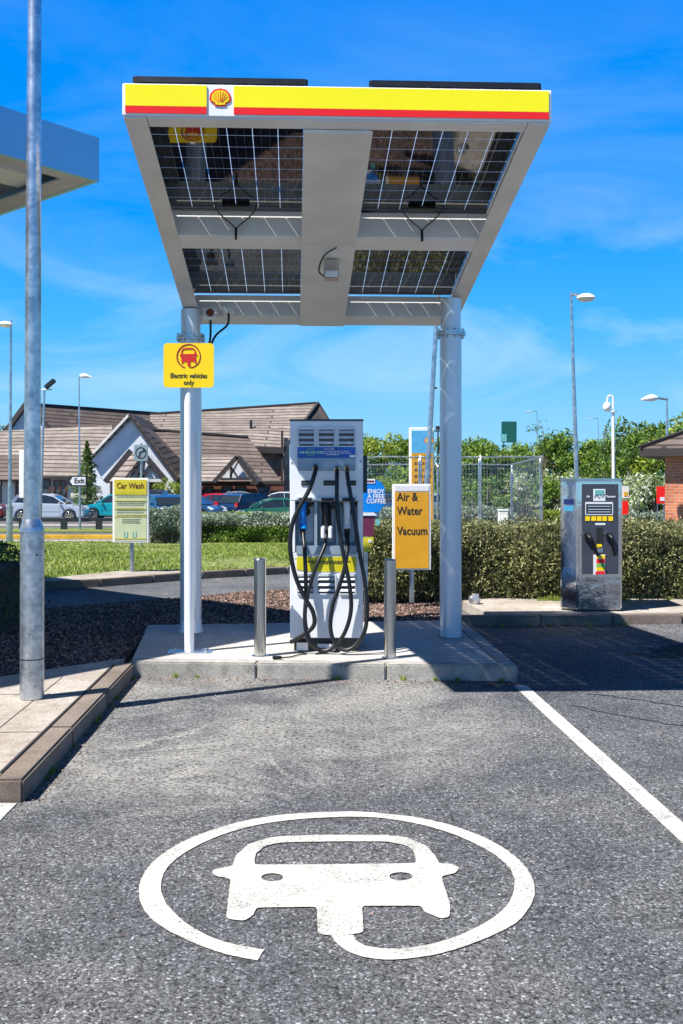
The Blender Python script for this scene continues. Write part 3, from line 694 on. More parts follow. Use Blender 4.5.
# three hand-held connectors parked in the bay
def gun(px,py,body,name='connector',head=M['black'],w=.034):
    x,_,z=LP(px,py,.08); G1=Matrix.Scale(1.3,4)
    e=MB().cyl((0,.045,.045),(0,-.005,.055),w*.95,w*.9,n=20).xf(G1).build('connector',head,ch,loc=(x,.08,z))
    MB().tube([(0,.0,.058),(0,-.015,.04),(.0,-.015,-.01),(0,-.004,-.07),(0,-.012,-.105)],lambda t:.028-.008*math.sin(t*3),n=14,sub=5).xf(G1).build('grip',body,e)
    MB().tube([(.030,-.0,.035),(.052,-.005,.05),(.045,-.012,.085),(.0,-.02,.094),(-.022,-.015,.085)],.010,n=10).xf(G1).build('guard',head,e)
    MB().cyl((0,-.012,-.10),(0,-.015,-.15),.018,.0155,n=14).xf(G1).build('strain_relief',M['rubber'],e)
gun(303,512,M['brblue']); gun(325.5,514,M['black'],w=.03); gun(347,512,M['white'])
z=LP(325.5,532,.08)[2]
MB().box((-.004-.025,.06,z+.0),(.032,.07,.10)).box((.042-.012,.06,z),(.032,.07,.10)).build('holster_cheek',M['white'],ch,bevel=.008)
# side accessory on the right flank, floor plug lying on the island
MB().box((HWc+.018,.12,1.40),(.034,.03,.30)).build('side_handle',M['darkmetal'],ch,bevel=.004)
t=thing('loose_lead','thin black lead with a small plug lying at the foot of the charger','lead',(*G(277,659,.118),.118))
MB().box((0,0,.012),(.07,.035,.022),rz=.2).build('plug',M['rubber'],t,bevel=.005)
MB().tube([(.03,.0,.01),(.10,.06,.006),(.16,.16,.006),(.22,.19,.006)],.005,n=8).build('wire',M['rubber'],t)

# ------------------------------------------------------------------ coffee advert behind the charger
D=10.6
z0=.1
cx0=PX(362,D)
ad=thing('coffee_advert','blue and maroon free coffee advert board half hidden behind the charger','advert board',(PX(376,D),D,.1))
zt=PZ(479,D)-.1; zb_=PZ(512,D)-.1
pts=[(PX(352,D),512),(PX(379,D),512),(PX(384,D),505),(PX(385,D),488),(PX(381,D),482),(PX(374,D),479),(PX(352,D),479)]
lx=ad.location.x
bl=MB().prism_y([(p[0]-lx,PZ(p[1],D)-.1) for p in pts],-.012,.012).build('advert_panel',M['brblue'],ad)
for txt,py in(('ENJOY',491.5),('A FREE',496.5),('COFFEE',501.5)):
    put(text_mesh(txt,.060,bold=.0012,ext=.001,sx=.95),'lettering',M['inkwhite'],bl,(PX(376,D)-lx,-.0135,PZ(py,D)-.1))
MB().box((PX(370,D)-lx,-.015,PZ(481.2,D)-.1),(.10,.004,.045)).build('caption_plate',M['inkwhite'],bl)
MB().box((PX(370.5,D)-lx,-.018,PZ(481.2,D)-.1),(.07,.003,.016)).build('caption_lettering',M['maroon'],bl)
pts=[(352,516),(375,516),(373.5,536),(352,536)]
cu_=MB().prism_y([(PX(a,D)-lx,PZ(c,D)-.1) for a,c in pts],-.010,.012).build('cup_panel',M['maroon'],ad)
MB().prism_y([(PX(a,D)-lx,PZ(c,D)-.1) for a,c in((352,512.5),(374,512.5),(377,515.5),(352,515.5))],-.02,.012).build('cup_lid',M['inkwhite'],ad)
MB().prism_y([(PX(a,D)-lx,PZ(c,D)-.1) for a,c in((376,519),(380,519),(380,525),(375,525))],-.008,.010).build('side_tab',M['teal'],ad)
MB().prism_y([(PX(a,D)-lx,PZ(c,D)-.1) for a,c in((352,537),(374,537),(371,552),(352,552))],-.008,.012).build('card_base',M['olive'],ad)
MB().cyl((PX(370,D)-lx,-.009,PZ(541,D)-.1),(PX(370,D)-lx,-.013,PZ(541,D)-.1),.018,n=20).build('round_mark',M['inkwhite'],ad)
MB().box((PX(366,D)-lx,.03,.42),(.04,.03,.84)).build('post',M['galv'],ad)

# ------------------------------------------------------------------ amber "Air & Water / Vacuum" sign
D=11.6
az=thing('services_sign','amber air, water and vacuum sign in a white frame beside the right bollard','sign',(PX(411.5,D),D,.1),rz=R(4))
zc=(PZ(484,D)+PZ(570,D))/2-.1; hh=PZ(484,D)-PZ(570,D); ww=.425
MB().box((0,0,zc),(ww,.045,hh)).build('frame',M['trim'],az,bevel=.004)
sg=MB().box((0,-.025,zc-.035),(ww-.05,.006,hh-.11)).build('sign_face',M['orange'],az)
MB().box((0,-.025,zc+hh/2-.045),(ww-.05,.006,.06)).build('header',M['canopy2'],az)
for txt,py in(('Air &',497),('Water',511),('Vacuum',531)):
    put(text_mesh(txt,.128,'LEFT',bold=.0015,sx=.82),'lettering',M['black'],sg,(-.165,-.0295,PZ(py,D)-.1))
MB().cyl((.01,.05,0),(.01,.05,zc),.028,n=18).build('post',M['galv'],az)

# ------------------------------------------------------------------ "Car Wash" sign
x,y=G(131,572,.1); D=y
cs=thing('car_wash_sign','faded yellow car wash price sign in a white frame on the lawn edge','sign',(x,y,.1),rz=R(-3))
zc=(PZ(478,D)+PZ(542.5,D))/2-.1; hh=PZ(478,D)-PZ(542.5,D); ww=.53
MB().box((0,0,zc),(ww,.05,hh)).build('frame',M['trim'],cs,bevel=.004)
sf=MB().box((0,-.027,zc-.02),(ww-.055,.006,hh-.09)).build('sign_face',M['pale_green'],cs)
MB().box((0,-.0325,zc+hh/2-.135),(ww-.055,.004,.22)).build('header',M['olive'],cs)
put(text_mesh('Car Wash',.115,bold=.0015,sx=.85),'lettering',mat('brown_ink',(.12,.04,.02),.5),sf,(0.0,-.037,zc+hh/2-.115))
b=MB(); 
for i,zz in enumerate((.275,.30,.33,.40,.425,.45,.50,.53,.56,.60,.62,.66,.685,.71)):
    x=-.20 if i<10 else -.12
    while x<(.20 if i<10 else .13):
        w=rnd.uniform(.012,.04); b.box((x+w/2,-.033 if zz>.24 else -.036,zc+hh/2-zz+.06),(w,.003,.007)); x+=w+.01
b.build('small_print',M['inkgrey'],sf)
b=MB()
for zz in(.33,.45,.56,.88): b.box((0,-.0325,zc+hh/2-zz),(ww-.06,.004,.010))
b.build('divider',M['olive'],sf)
b=MB()
for x in(-.07,.06):
    b.box((x-.022,-.033,zc-hh/2+.12),(.010,.003,.08)); b.box((x+.022,-.033,zc-hh/2+.12),(.010,.003,.08)); b.box((x,-.033,zc-hh/2+.078),(.045,.003,.010))
b.build('number_mark',M['teal'],sf)
MB().cyl((0,.055,0),(0,.055,zc),.032,n=18).build('post',M['galv'],cs)

# ------------------------------------------------------------------ air and vacuum machine on the right pavement
D=G(592,611.5,.1)[1]
vm=thing('vacuum_machine','dented mirror steel air and vacuum machine standing on the right kerb','vacuum machine',(PX(599.5,D),D,.1),rz=0)
hw=22.3/F*D; H=PZ(479,D)-.1
# plan: flat front with two canted flanks, the left one broad
plan=[(-hw,.0),(hw,.0),(hw+.012,.03),(hw+.01,.55),(-hw-.06,.55),(-hw-.145,.12)]
MB().prism(plan,.02,H-.02).build('cabinet',M['mirror'],vm,bevel=.012,seg=3)
MB().prism([(p[0]*.97,p[1]*.97+.01) for p in plan],0,.02).build('plinth',M['darkmetal'],vm)
MB().prism([(p[0]*1.01,p[1]*1.01-.003) for p in plan],H-.018,H+.006).build('lid',M['steel'],vm,bevel=.004)
MB().box((0,-.004,.19),(2*hw-.03,.006,.33)).build('kick_plate',M['mirror_d'],vm,bevel=.002)
fz0=PZ(574,D)-.1; fz1=PZ(484,D)-.1
fp=MB().box((.006,-.006,(fz0+fz1)/2),(2*hw-.085,.010,fz1-fz0)).build('control_panel',M['keypanel'],vm,bevel=.003)
def vp(px,py): return PX(px,D)-vm.location.x, PZ(py,D)-.1
def vbox(name,px0,py0,px1,py1,m,t=.004,parent=fp,y=-.0135):
    a=vp(px0,py0);c=vp(px1,py1)
    return MB().box(((a[0]+c[0])/2,y,(a[1]+c[1])/2),(c[0]-a[0],t,a[1]-c[1])).build(name,m,parent,bevel=.0)
vbox('picture_plate',593,489,605,501,M['inkwhite']); vbox('picture',594.5,490,603.5,494.5,M['teal'],y=-.017)
b=MB()
for k in range(7): 
    a=vp(594+k*1.5,499-rnd.uniform(0,3)); b.bar((a[0],-.017,a[1]),(a[0]+.012,-.017,a[1]+rnd.uniform(.01,.03)),.002,.005)
b.build('picture_figure',M['black'],fp)
put(text_mesh('Air',.03,bold=.001),'lettering',M['inkwhite'],fp,(vp(588,496.5)[0],-.0135,vp(588,496.5)[1]))
put(text_mesh('Vacuum',.03,bold=.001),'lettering',M['inkwhite'],fp,(vp(610.5,496.5)[0],-.0135,vp(610.5,496.5)[1]))
vbox('notice_header',585,502,612.5,504,M['inkwhite']); 
for a in((585,504,585.7,514.5),(612,504,612.7,514.5),(585,514.2,612.7,515)): vbox('notice_edge',*a,M['inkwhite'])
for py in(506,509,511.5): vbox('notice_line',588,py,610,py+.7,M['chgrey2'],y=-.0138)
for px in(585,591,596.5,602,608): vbox('price_sticker',px,516.2,px+4.6,520.8,M['signyellow'],y=-.0145)
vbox('coin_plate',595,523,605,525,M['inkwhite'])
vbox('coin_slot',596.2,527.5,602.5,543.5,M['black']); vbox('small_sticker',596.5,544,601.5,547,M['signyellow'])
vbox('steel_badge',597,548,602.5,552.5,M['steel'])
ws=vbox('warning_sheet',593,554.5,605,574.5,M['inkwhite'],y=-.0135,parent=vm)
vbox('warning_block',596,555,604.5,558.5,M['signyellow'],parent=ws,y=-.0175); vbox('warning_block',596,559,604.5,563,M['red'],parent=ws,y=-.0175)
vbox('warning_block',596,563.5,604.5,567,mat('sticker_green',(.25,.5,.08),.5),parent=ws,y=-.0175); vbox('warning_block',596,567.3,604.5,570.5,M['signyellow'],parent=ws,y=-.0175); vbox('warning_block',595,571.5,604.5,574,M['red'],parent=ws,y=-.0175)
for px,dx in((587,1),(608.5,.55)):
    a=vp(px,536); MB().cyl((a[0],-.012,a[1]),(a[0],-.05,a[1]),.036,n=20).build('hose_boss',M['rubber'],vm)
    MB().tube([(a[0],-.05,a[1]+.005),(a[0]+.015,-.09,a[1]-.02),(a[0]+.05*dx,-.075,a[1]-.10),(a[0]+.10*dx,-.06,a[1]-.20)],lambda t:.024-.008*t,n=12).build('nozzle',M['rubber'],vm)
    MB().tube([(a[0]-.03,-.03,a[1]-.0),(a[0]-.05,-.04,a[1]+.02),(a[0]-.035,-.05,a[1]+.035)],.010,n=8).build('hook',M['chrome'],vm)
# stickers on the left flank
fa=Vector((-hw,.0,0)); fb=Vector((-hw-.145,.12,0)); fn=Vector((fb-fa)).normalized(); fo=Vector((fn.y,-fn.x,0)); fo=-fo if fo.y>0 else fo
ang=math.atan2(fn.y,fn.x)
for z_,m in((vp(0,502)[1],mat('sticker_navy',(.008,.02,.10),.4)),(vp(0,508.5)[1],mat('sticker_blue',(.05,.25,.42),.4))):
    p=fa+(fb-fa)*.5+fo*.002; MB().box((p.x,p.y,z_),(.115,.003,.055),rz=ang).build('flank_sticker',m,vm)

# crumpled foil by the right column
fx,fy=G(475,604,.1)
b=MB(); bm=bmesh.new(); bmesh.ops.create_icosphere(bm,subdivisions=3,radius=.065)
for v in bm.verts: v.co*=1+.28*noise.noise(v.co*28)
me=bpy.data.meshes.new('crumpled_wrapper'); bm.to_mesh(me); bm.free(); me.materials.append(mat('crumpled_film',(.55,.57,.6),.2,.7))
o=bpy.data.objects.new('crumpled_wrapper',me); COL.objects.link(o); o.location=(fx,fy,.15); tag(o,'crumpled clear and silver wrapper lying against the hedge foot','litter')

b=MB()
for i in range(1500):
    r_=rnd.random()
    if r_<.45: x=rnd.uniform(-1.5,1.28); y=7.86-(x+1.59)*.0625-abs(rnd.gauss(0,.10))-.01
    elif r_<.65:
        k=rnd.random(); x=A0[0]+(A1[0]-A0[0])*k+abs(rnd.gauss(0,.07)); y=A0[1]+(A1[1]-A0[1])*k
    elif r_<.8: x=rnd.uniform(1.3,5); y=10.45+(x-1.3)*.05-abs(rnd.gauss(0,.12))
    else: x=rnd.uniform(-1.6,3.5); y=rnd.uniform(3.4,9)
    s_=rnd.uniform(.003,.008); m_=Matrix.Rotation(rnd.uniform(0,6.28),3,'Z')@Matrix.Diagonal((s_*rnd.uniform(.7,1.6),s_,s_*.6))
    T_=[Vector((1,0,-.5)),Vector((-.5,.86,-.5)),Vector((-.5,-.86,-.5)),Vector((0,0,.8))]
    b.add([m_@p+Vector((x,y,.005)) for p in T_],[(0,1,3),(1,2,3),(2,0,3),(0,2,1)])
o=b.build('loose_grit',M['stone']); o['kind']='stuff'
b=MB()
def tuft(x,y,z,n,r):
    for i in range(n):
        a=rnd.uniform(0,6.28); l=r*rnd.uniform(.5,1.3); ox_,oy_=rnd.gauss(0,r*.25),rnd.gauss(0,r*.25); w_=.003
        b.add([(x+ox_-w_,y+oy_,z),(x+ox_+w_,y+oy_,z),(x+ox_+math.cos(a)*l*.7,y+oy_+math.sin(a)*l*.7,z+l)],[(0,1,2)])
for i in range(9): tuft(*(lambda x:(x,7.845-(x+1.59)*.0625))(rnd.uniform(-1.5,1.25)),.002,26,rnd.uniform(.015,.04))
for i in range(10):
    k=rnd.random(); tuft(A0[0]+(A1[0]-A0[0])*k+.012,A0[1]+(A1[1]-A0[1])*k,.002,24,rnd.uniform(.012,.035))
for i in range(12): tuft(rnd.uniform(1.4,4.2),10.50,.002,22,rnd.uniform(.015,.04))
for i in range(16): tuft(rnd.uniform(1.5,4.4),rnd.uniform(11.75,11.95),.10,30,rnd.uniform(.03,.09))
b.build('weeds',M['grass'])['kind']='stuff'
for (x,y) in((-1.336,9.33),(.940,9.06)):
    struct(MB().lathe([(.125,.1165),(.120,.120),(.094,.121)],(x,y,0),n=30).build('mortar_ring',M['kerb_l']))
# ------------------------------------------------------------------ right pavement, gravel bed, rear road kerb, lawn
slab('pavement',[(1.50,10.62),(3.35,10.79),(9,10.95),(9,12.3),(1.3,12.3)],-.05,.1,M['concrete'],bevel=.005)
kerb('pavement_kerb',[(1.17,10.50),(2.0,10.53),(3.46,10.66),(9,10.82)],.125,.1,M['kerb'])
gp=[(-7,4.6),(-4.5,5.0),(-2.37,7.33),(-1.70,8.06),BL,BR,(1.3,12.3),(4,12.3),(4,13.4),G(287,592.7),G(237,595.8),G(217,598.6),G(138,605),G(44,613),(-7,9.2)]
slab('gravel_bed',gp,-.03,.045,M['soil'])
K=[(-10,11.7),G(0,592),G(100,587),G(202,579),G(287,574),(1.2,17.1),(5,17.9)]
Kr=K[::-1]
kerb('rear_kerb',[(p[0],p[1]) for p in K],.13,.105,M['kerb'])
def offs(p,d): return (p[0],p[1]+d)
slab('footpath',[(K[1][0],K[1][1]+.15),(K[2][0],K[2][1]+.15),(K[3][0],K[3][1]+.15),(K[3][0]-.1,K[3][1]+.2),(-2.55,15.6),(-3.3,15.5),(-3.9,14.6)],-.05,.10,M['concrete'])
def inside(x,y,poly):
    c=False;n=len(poly)
    for i in range(n):
        a,b_=poly[i],poly[(i+1)%n]
        if (a[1]>y)!=(b_[1]>y) and x<(b_[0]-a[0])*(y-a[1])/(b_[1]-a[1])+a[0]: c=not c
    return c
def ky(x):
    for a,c in zip(K,K[1:]):
        if a[0]<=x<=c[0]: return a[1]+(c[1]-a[1])*(x-a[0])/(c[0]-a[0])
    return 17
b=MB(); xs=[-20,-16,-12,-10,-8,-6,-5,-4.4,-3.26,-2.03,-.83,1.2,3,5]
rows=[0,.5,1,2,4,7,10,13,16]
def ly(x,t):
    y0=ky(max(x,-10))+.14; return y0+(32.0-y0)*t
for i in range(len(xs)-1):
    for j in range(len(rows)-1):
        t0,t1=rows[j]/16,rows[j+1]/16; x0,x1=xs[i],xs[i+1]
        q=[(x0,ly(x0,t0)),(x1,ly(x1,t0)),(x1,ly(x1,t1)),(x0,ly(x0,t1))]
        b.add([(p[0],p[1],zg(p[1])+.085) for p in q],[(0,1,2,3)])
struct(b.build('lawn_ground',M['lawn']))
fpoly=[(K[1][0],K[1][1]+.1),(K[2][0],K[2][1]+.1),(K[3][0],K[3][1]+.1),(K[3][0]-.1,K[3][1]+.2),(-2.55,15.6),(-3.3,15.5),(-3.9,14.6)]
b=MB(); n=0
while n<52000:
    t=rnd.random()**1.7; x=rnd.uniform(-9,3.5); y=ly(x,t)
    x=x*(y/22 if y>22 else 1)
    if y<17 and inside(x,y,fpoly): continue
    patch=noise.noise(Vector((x*.35,y*.35,3)))
    if patch<-.35 and rnd.random()<.75: n+=1; continue
    h=rnd.uniform(.022,.05)*(1+.6*patch); a=rnd.uniform(0,6.283); w=rnd.uniform(.006,.012)*(1+y/40); lx_=rnd.uniform(-.03,.03);lyy=rnd.uniform(-.03,.03); z=zg(y)+.083
    dx,dy=math.cos(a)*w,math.sin(a)*w
    b.add([(x-dx,y-dy,z),(x+dx,y+dy,z),(x+lx_,y+lyy,z+h)],[(0,1,2)]); n+=1
o=b.build('lawn_grass',M['grass']); o['kind']='stuff'
# chippings
b=MB(); n=0
T=[Vector((1,0,-.5)),Vector((-.5,.86,-.5)),Vector((-.5,-.86,-.5)),Vector((0,0,.8)),Vector((.3,.3,.75))]
isl=[FL,FR,BR,BL]
while n<36000:
    x=rnd.uniform(-4.8,4); y=rnd.uniform(5,13.4)
    if not inside(x,y,gp) or inside(x,y,isl): continue
    s_=rnd.uniform(.008,.019); m_=Matrix.Rotation(rnd.uniform(0,6.28),3,'Z')@Matrix.Rotation(rnd.uniform(-.8,.8),3,'X')@Matrix.Diagonal((s_*rnd.uniform(.7,1.4),s_,s_*rnd.uniform(.5,.9)))
    c=Vector((x,y,.052)); b.add([m_@p+c for p in T[:4]],[(0,1,3),(1,2,3),(2,0,3),(0,2,1)]); n+=1
o=b.build('gravel_chippings',M['stone']); o['kind']='stuff'
# strips beyond the lawn: pale edging, yellow kerb, grass verge
def strip(name,y0,y1,h,m,x0=-40,x1=8):
    b=MB(); b.add([(x0,y0,zg(y0)-.05),(x1,y0,zg(y0)-.05),(x1,y1,zg(y1)-.05),(x0,y1,zg(y1)-.05),(x0,y0,zg(y0)+h),(x1,y0,zg(y0)+h),(x1,y1,zg(y1)+h),(x0,y1,zg(y1)+h)],[(4,5,6,7),(0,1,5,4),(2,3,7,6),(0,4,7,3),(1,2,6,5)]); return struct(b.build(name,m))
strip('path',32.05,36.5,.05,M['concrete']); strip('yellow_kerb',40.2,40.5,.14,M['yline'],-40,-5)
strip('grass_verge',44.5,47.5,.06,M['lawn'],-40,-5)
strip('parking_surface',50.5,52.0,.02,M['concrete'],-40,-3)

# ------------------------------------------------------------------ big forecourt canopy, its corner at the upper left
A=Vector((.60,.80,0)).normalized(); Bv=Vector((-.72,.69,0)).normalized()
C0=Vector((-2.05,8.9,0)); zl,zu=3.99,4.36
fc=thing('forecourt_canopy','corner of a flat grey blue forecourt canopy reaching in at the upper left','canopy',(-7.6,6.6,0))
FCL=fc.location
def fcp(a,b_): p=C0-A*a+Bv*b_-FCL; return (p.x,p.y)
M['fc']=mat('blue_grey_cladding',(.20,.46,.66),.28,.4,var=.05,scale=1)
M['soffit']=mat('soffit_grey',(.58,.58,.58),.6,var=.08,scale=1)
b=MB()
for (a0,a1,b0,b1) in((0,12,0,.05),(0,12,8.95,9),(0,.05,.052,8.948),(11.95,12,.052,8.948)):
    b.prism([fcp(a0,b0),fcp(a1,b0),fcp(a1,b1),fcp(a0,b1)],zl,zu)
b.build('fascia',M['fc'],fc)
MB().prism([fcp(.05,.05),fcp(11.95,.05),fcp(11.95,8.95),fcp(.05,8.95)],zl+.16,zu-.02).build('soffit',M['soffit'],fc)
b=MB()
for (a0,a1,b0,b1) in((.052,11.9,.052,.20),(.052,.26,.205,8.9)): b.prism([fcp(a0,b0),fcp(a1,b0),fcp(a1,b1),fcp(a0,b1)],zl+.003,zl+.02)
b.build('edge_lip',M['render'],fc)
b=MB()
for (a0,a1,b0,b1) in((.27,11.9,.5,.9),): b.prism([fcp(a0,b0),fcp(a1,b0),fcp(a1,b1),fcp(a0,b1)],zl+.06,zl+.12)
b.build('gutter',M['trim'],fc)
for a_,b_ in((5,4.5),(10.5,4.5)):
    p=fcp(a_,b_); MB().cyl((p[0],p[1],0),(p[0],p[1],zl+.16),.16,n=28).build('column',M['column'],fc)

# ------------------------------------------------------------------ lamp posts and poles
x,y=G(32,698,.11)
lp=thing('lamp_post','thick galvanised lamp post standing on the left pavement in the foreground','lamp post',(x,y,.11))
MB().cyl((0,0,0),(.002,0,1.04),.074,n=36).lathe([(.076,1.04),(.076,1.05),(.070,1.075),(.054,1.12)],n=36).build('base_section',M['galv'],lp)
MB().cyl((0,0,1.12),(.035,0,8.0),.0525,.030,n=36).build('shaft',M['galv'],lp)
MB().prism([(.0805*math.cos(t),.0805*math.sin(t)) for t in [R(-100+6*k) for k in range(14)]]+[(.06*math.cos(t),.06*math.sin(t)) for t in [R(-22-6*k) for k in range(14)]],.42,1.0).build('access_door',M['galv'],lp)
MB().cyl((0,0,.245),(0,0,.252),.0755,n=36).build('weld_band',M['darkmetal'],lp)
MB().cyl((.045,-.062,.90),(.047,-.066,.90),.007,n=10).build('lock',M['black'],lp)
MB().tube([(.035,0,7.95),(.2,0,8.1),(.7,0,8.15)],.03,n=10).lathe([(0,-.06),(.12,-.05),(.16,0),(.1,.08),(0,.1)],(.85,0,8.15),n=16).build('lantern',M['galv'],lp)
def streetlamp(label,pxb,pyb,pxt,pyt,D,zb,head=1,hw_=.5,w0=.08,style='bowl',w1=.045,base=True,name='street_lamp',group='slim street lamps'):
    xb=PX(pxb,D); xt=PX(pxt,D)-xb; h=PZ(pyt,D)-zb
    t=thing(name,label,'street lamp',(xb,D,zb),group=group)
    b=MB().cyl((0,0,0),(xt,0,h),w0*.62,w1*.6,n=16)
    if base: b.cyl((0,0,0),(xt*.15,0,h*.17),w0,w0*.98,n=16)
    b.build('pole',M['galv'],t)
    if style=='bowl':
        b=MB().tube([(xt,0,h-.08),(xt+head*hw_*.4,0,h-.06),(xt+head*hw_*.6,0,h-.08)],.03,n=8); b.build('arm',M['galv'],t)
        MB().lathe([(0,.09),(.10,.075),(.19,.03),(.22,-.02)],(xt+head*(hw_*.6+.16),0,h-.12),n=20).build('hood',M['trim'],t)
        MB().lathe([(.21,-.02),(.15,-.08),(0,-.11)],(xt+head*(hw_*.6+.16),0,h-.12),n=20).build('bowl',M['lens'],t)
    elif style=='flat':
        MB().tube([(xt,0,h-.05),(xt+head*hw_,0,h)],.03,n=8).build('arm',M['galv'],t)
        MB().tube([(xt+head*hw_,0,h),(xt+head*(hw_+.22),0,h+.0),(xt+head*(hw_+.48),0,h-.05)],lambda s:.04+.065*math.sin(math.pi*min(1,s+.1))*1.0,n=12).build('lantern',M['trim'],t)
    elif style=='small':
        MB().tube([(xt,0,h),(xt+head*hw_*.5,0,h+.08),(xt+head*hw_,0,h+.06)],.03,n=6).build('arm',M['galv'],t)
        MB().box((xt+head*(hw_+.25),0,h+.04),(.6,.25,.12)).build('lantern',M['chgrey2'],t,bevel=.03)
    return t
streetlamp('slim lamp post with a small bell lantern, leftmost, on the far lawn edge',9.5,543,11,320,31,-.50,-1,.0,.10,w1=.05)
streetlamp('lamp post with white hood beside the silver hatchback, carrying the exit sign',80,531,79,376,46,-.88,1,.05,.09,style='flat',base=False)
streetlamp('tall leaning lamp post with a domed silver head above the vacuum machine',579,520,571,292,24,-.25,1,.30,.11)
streetlamp('white headed lamp post rising behind the brick kiosk roof',667,515,667,398,32,-.55,-1,.30,.11,style='flat',base=False)
streetlamp('distant thin lamp post left of centre among the trees beside the green board',538,470,537,412,95,-.9,-1,.5,.12,style='small',base=False)
streetlamp('distant thin lamp post just behind the security camera pole',600,470,598,419,105,-.9,-1,.5,.12,style='small',base=False)
streetlamp('short distant lamp standing in front of the trees by the tall leaning lamp post',589,500,589,450,70,-.9,-1,.1,.12,style='small',base=False)
D=22
t=thing('leaning_pole','galvanised pole leaning slightly behind the right column, top hidden by the solar canopy','pole',(PX(422.5,D),D,-.2))
dx=(436-422.5)/F*D
MB().cyl((0,0,0),(dx*1.15,0,PZ(295,D)+.2),.060,.045,n=16).build('shaft',M['galv'],t)
MB().cyl((dx*.66,0,PZ(388,D)+.2),(dx*.66+.12,0,PZ(388,D)+.2),.02,n=8).build('bracket',M['darkmetal'],t)
# floodlight pole
D=48; 
t=thing('floodlight_pole','thin pole with a tilted floodlight and a bell fitting behind the foreground lamp post','floodlight',(PX(40,D),D,-.9))
h=PZ(390,D)+.9
MB().cyl((0,0,0),(.20,0,h),.07,.05,n=12).build('pole',M['galv'],t)
MB().cyl((-.25,0,h),(.55,0,h+.03),.03,n=8).build('crossarm',M['galv'],t)
MB().box((.46,0,h+.28),(.55,.3,.18),mat=Matrix.Rotation(R(-40),3,'Y')).build('floodlight_head',M['darkmetal'],t,bevel=.03)
MB().lathe([(.03,.22),(.09,.1),(.16,-.06),(.0,-.07)],(-.30,0,h-.18),n=12).build('bell_fitting',M['darkmetal'],t)
# security camera pole
D=36; zb=-.8
t=thing('camera_pole','white security camera pole with a drooping dome camera above the trees','camera pole',(PX(614,D),D,zb))
h=PZ(412,D)-zb; r0=.062
MB().cyl((0,0,0),(-.03,0,h),r0,r0*.85,n=16).cyl((-.03,0,h),(-.03,0,h+.04),.13,n=16).build('pole',M['canopy2'],t)
hh=PZ(396,D)-zb
MB().tube([(-.03,0,h),(-.03,0,hh-.08),(-.08,0,hh),(-.18,0,hh),(-.23,0,hh-.12),(-.235,0,hh-.22)],.028,n=8).build('swan_neck',M['trim'],t)
MB().lathe([(0,.10),(.10,.06),(.14,-.02),(.14,-.12),(.10,-.2),(0,-.24)],(-.235,0,hh-.30),n=18).build('dome_camera',M['trim'],t)
D=50
t=thing('floodlight_mast','thin distant mast with a cluster of lights beside the price pylon','floodlight',(PX(438,D),D,-.9))
h=PZ(431,D)+.9; MB().cyl((0,0,0),(0,0,h),.06,.035,n=8).build('mast',M['darkmetal'],t)
b=MB().box((0,0,h),(.95,.05,.06)); 
b.build('crossbar',M['darkmetal'],t)
for x in(-.35,0,.35): MB().box((x,-.05,h+.14),(.22,.14,.18)).build('lamp_head',M['darkmetal'],t)

# ------------------------------------------------------------------ road signs and boards
D=45.5
t=thing('exit_sign','white arrow shaped exit sign fixed on the lamp post by the silver hatchback','sign',(PX(79,D),D-.25,PZ(481,D)))
w=18.5/F*D; h=10.5/F*D; x0=-.42
ar=[(x0-.10,0),(x0+.12,h/2),(x0+w,h/2),(x0+w,-h/2),(x0+.12,-h/2)]
MB().prism_y(ar,-.02,.02).build('board',M['black'],t)
k=.84; MB().prism_y([((p[0]-x0-w/2)*k+x0+w/2+.03,p[1]*k*.9) for p in ar],-.03,-.021).build('sign_face',M['inkwhite'],t)
put(text_mesh('Exit',.30,bold=.010,sx=.95),'lettering',M['black'],t,(x0+w/2+.10,-.033,0))
put(curve_mesh('arrow',[[(-.13,0),(.02,.15),(.08,.15),(-.03,0),(.08,-.15),(.02,-.15)]]),'arrow',M['black'],t,(x0+.12,-.033,0))
MB().box((0,.08,0),(.2,.12,.1)).build('clamp',M['galv'],t)
D=26
t=thing('bend_sign','square grey sign with a ringed bent arrow, seen above the car wash sign','sign',(PX(141,D),D,-.35))
zc=PZ(453,D)+.35; w=14/F*D
MB().box((0,0,zc),(w,.03,w*1.18)).build('board',M['chgrey'],t,bevel=.01)
put(curve_mesh('ring',[ell(0,0,w*.40,w*.42,28),ell(0,0,w*.33,w*.35,28)]),'ring',M['black'],t,(0,-.018,zc))
MB().bar((-.05,-.02,zc-.11),(-.02,-.02,zc+.02),.01,.03).bar((-.02,-.02,zc+.02),(.09,-.02,zc+.06),.01,.03).bar((.09,-.02,zc+.06),(.05,-.02,zc+.10),.01,.025).build('arrow',M['black'],t)
MB().cyl((0,.04,0),(0,.04,zc+w*.7),.03,n=12).build('post',M['galv'],t)
D=42
t=thing('rear_pylon','slim pale grey panel sign half hidden behind the foreground lamp post','sign',(PX(25,D),D,-.9))
MB().box((-.05,0,PZ(474,D)+.9),(.30,.25,PZ(452,D)-PZ(500,D))).build('panel',M['trim'],t,bevel=.02)
MB().box((.16,0,PZ(474,D)+.9),(.11,.24,PZ(452,D)-PZ(500,D)-.1)).build('panel_side',M['chgrey2'],t)
MB().box((0,0,.35),(.2,.15,.75)).build('plinth',M['galv'],t)
D=33
t=thing('price_pylon','fuel price pylon, blue above and amber below with a small emblem, behind the mesh fence','price sign',(PX(421.5,D),D,zg(D)),rz=R(6))
zb=zg(D); w=24.5/F*D; z1=PZ(429,D)-zb; zs=PZ(453,D)-zb
MB().box((0,0,(z1+.1)/2+.05),(w,.22,z1-.1)).build('case',M['trim'],t,bevel=.02)
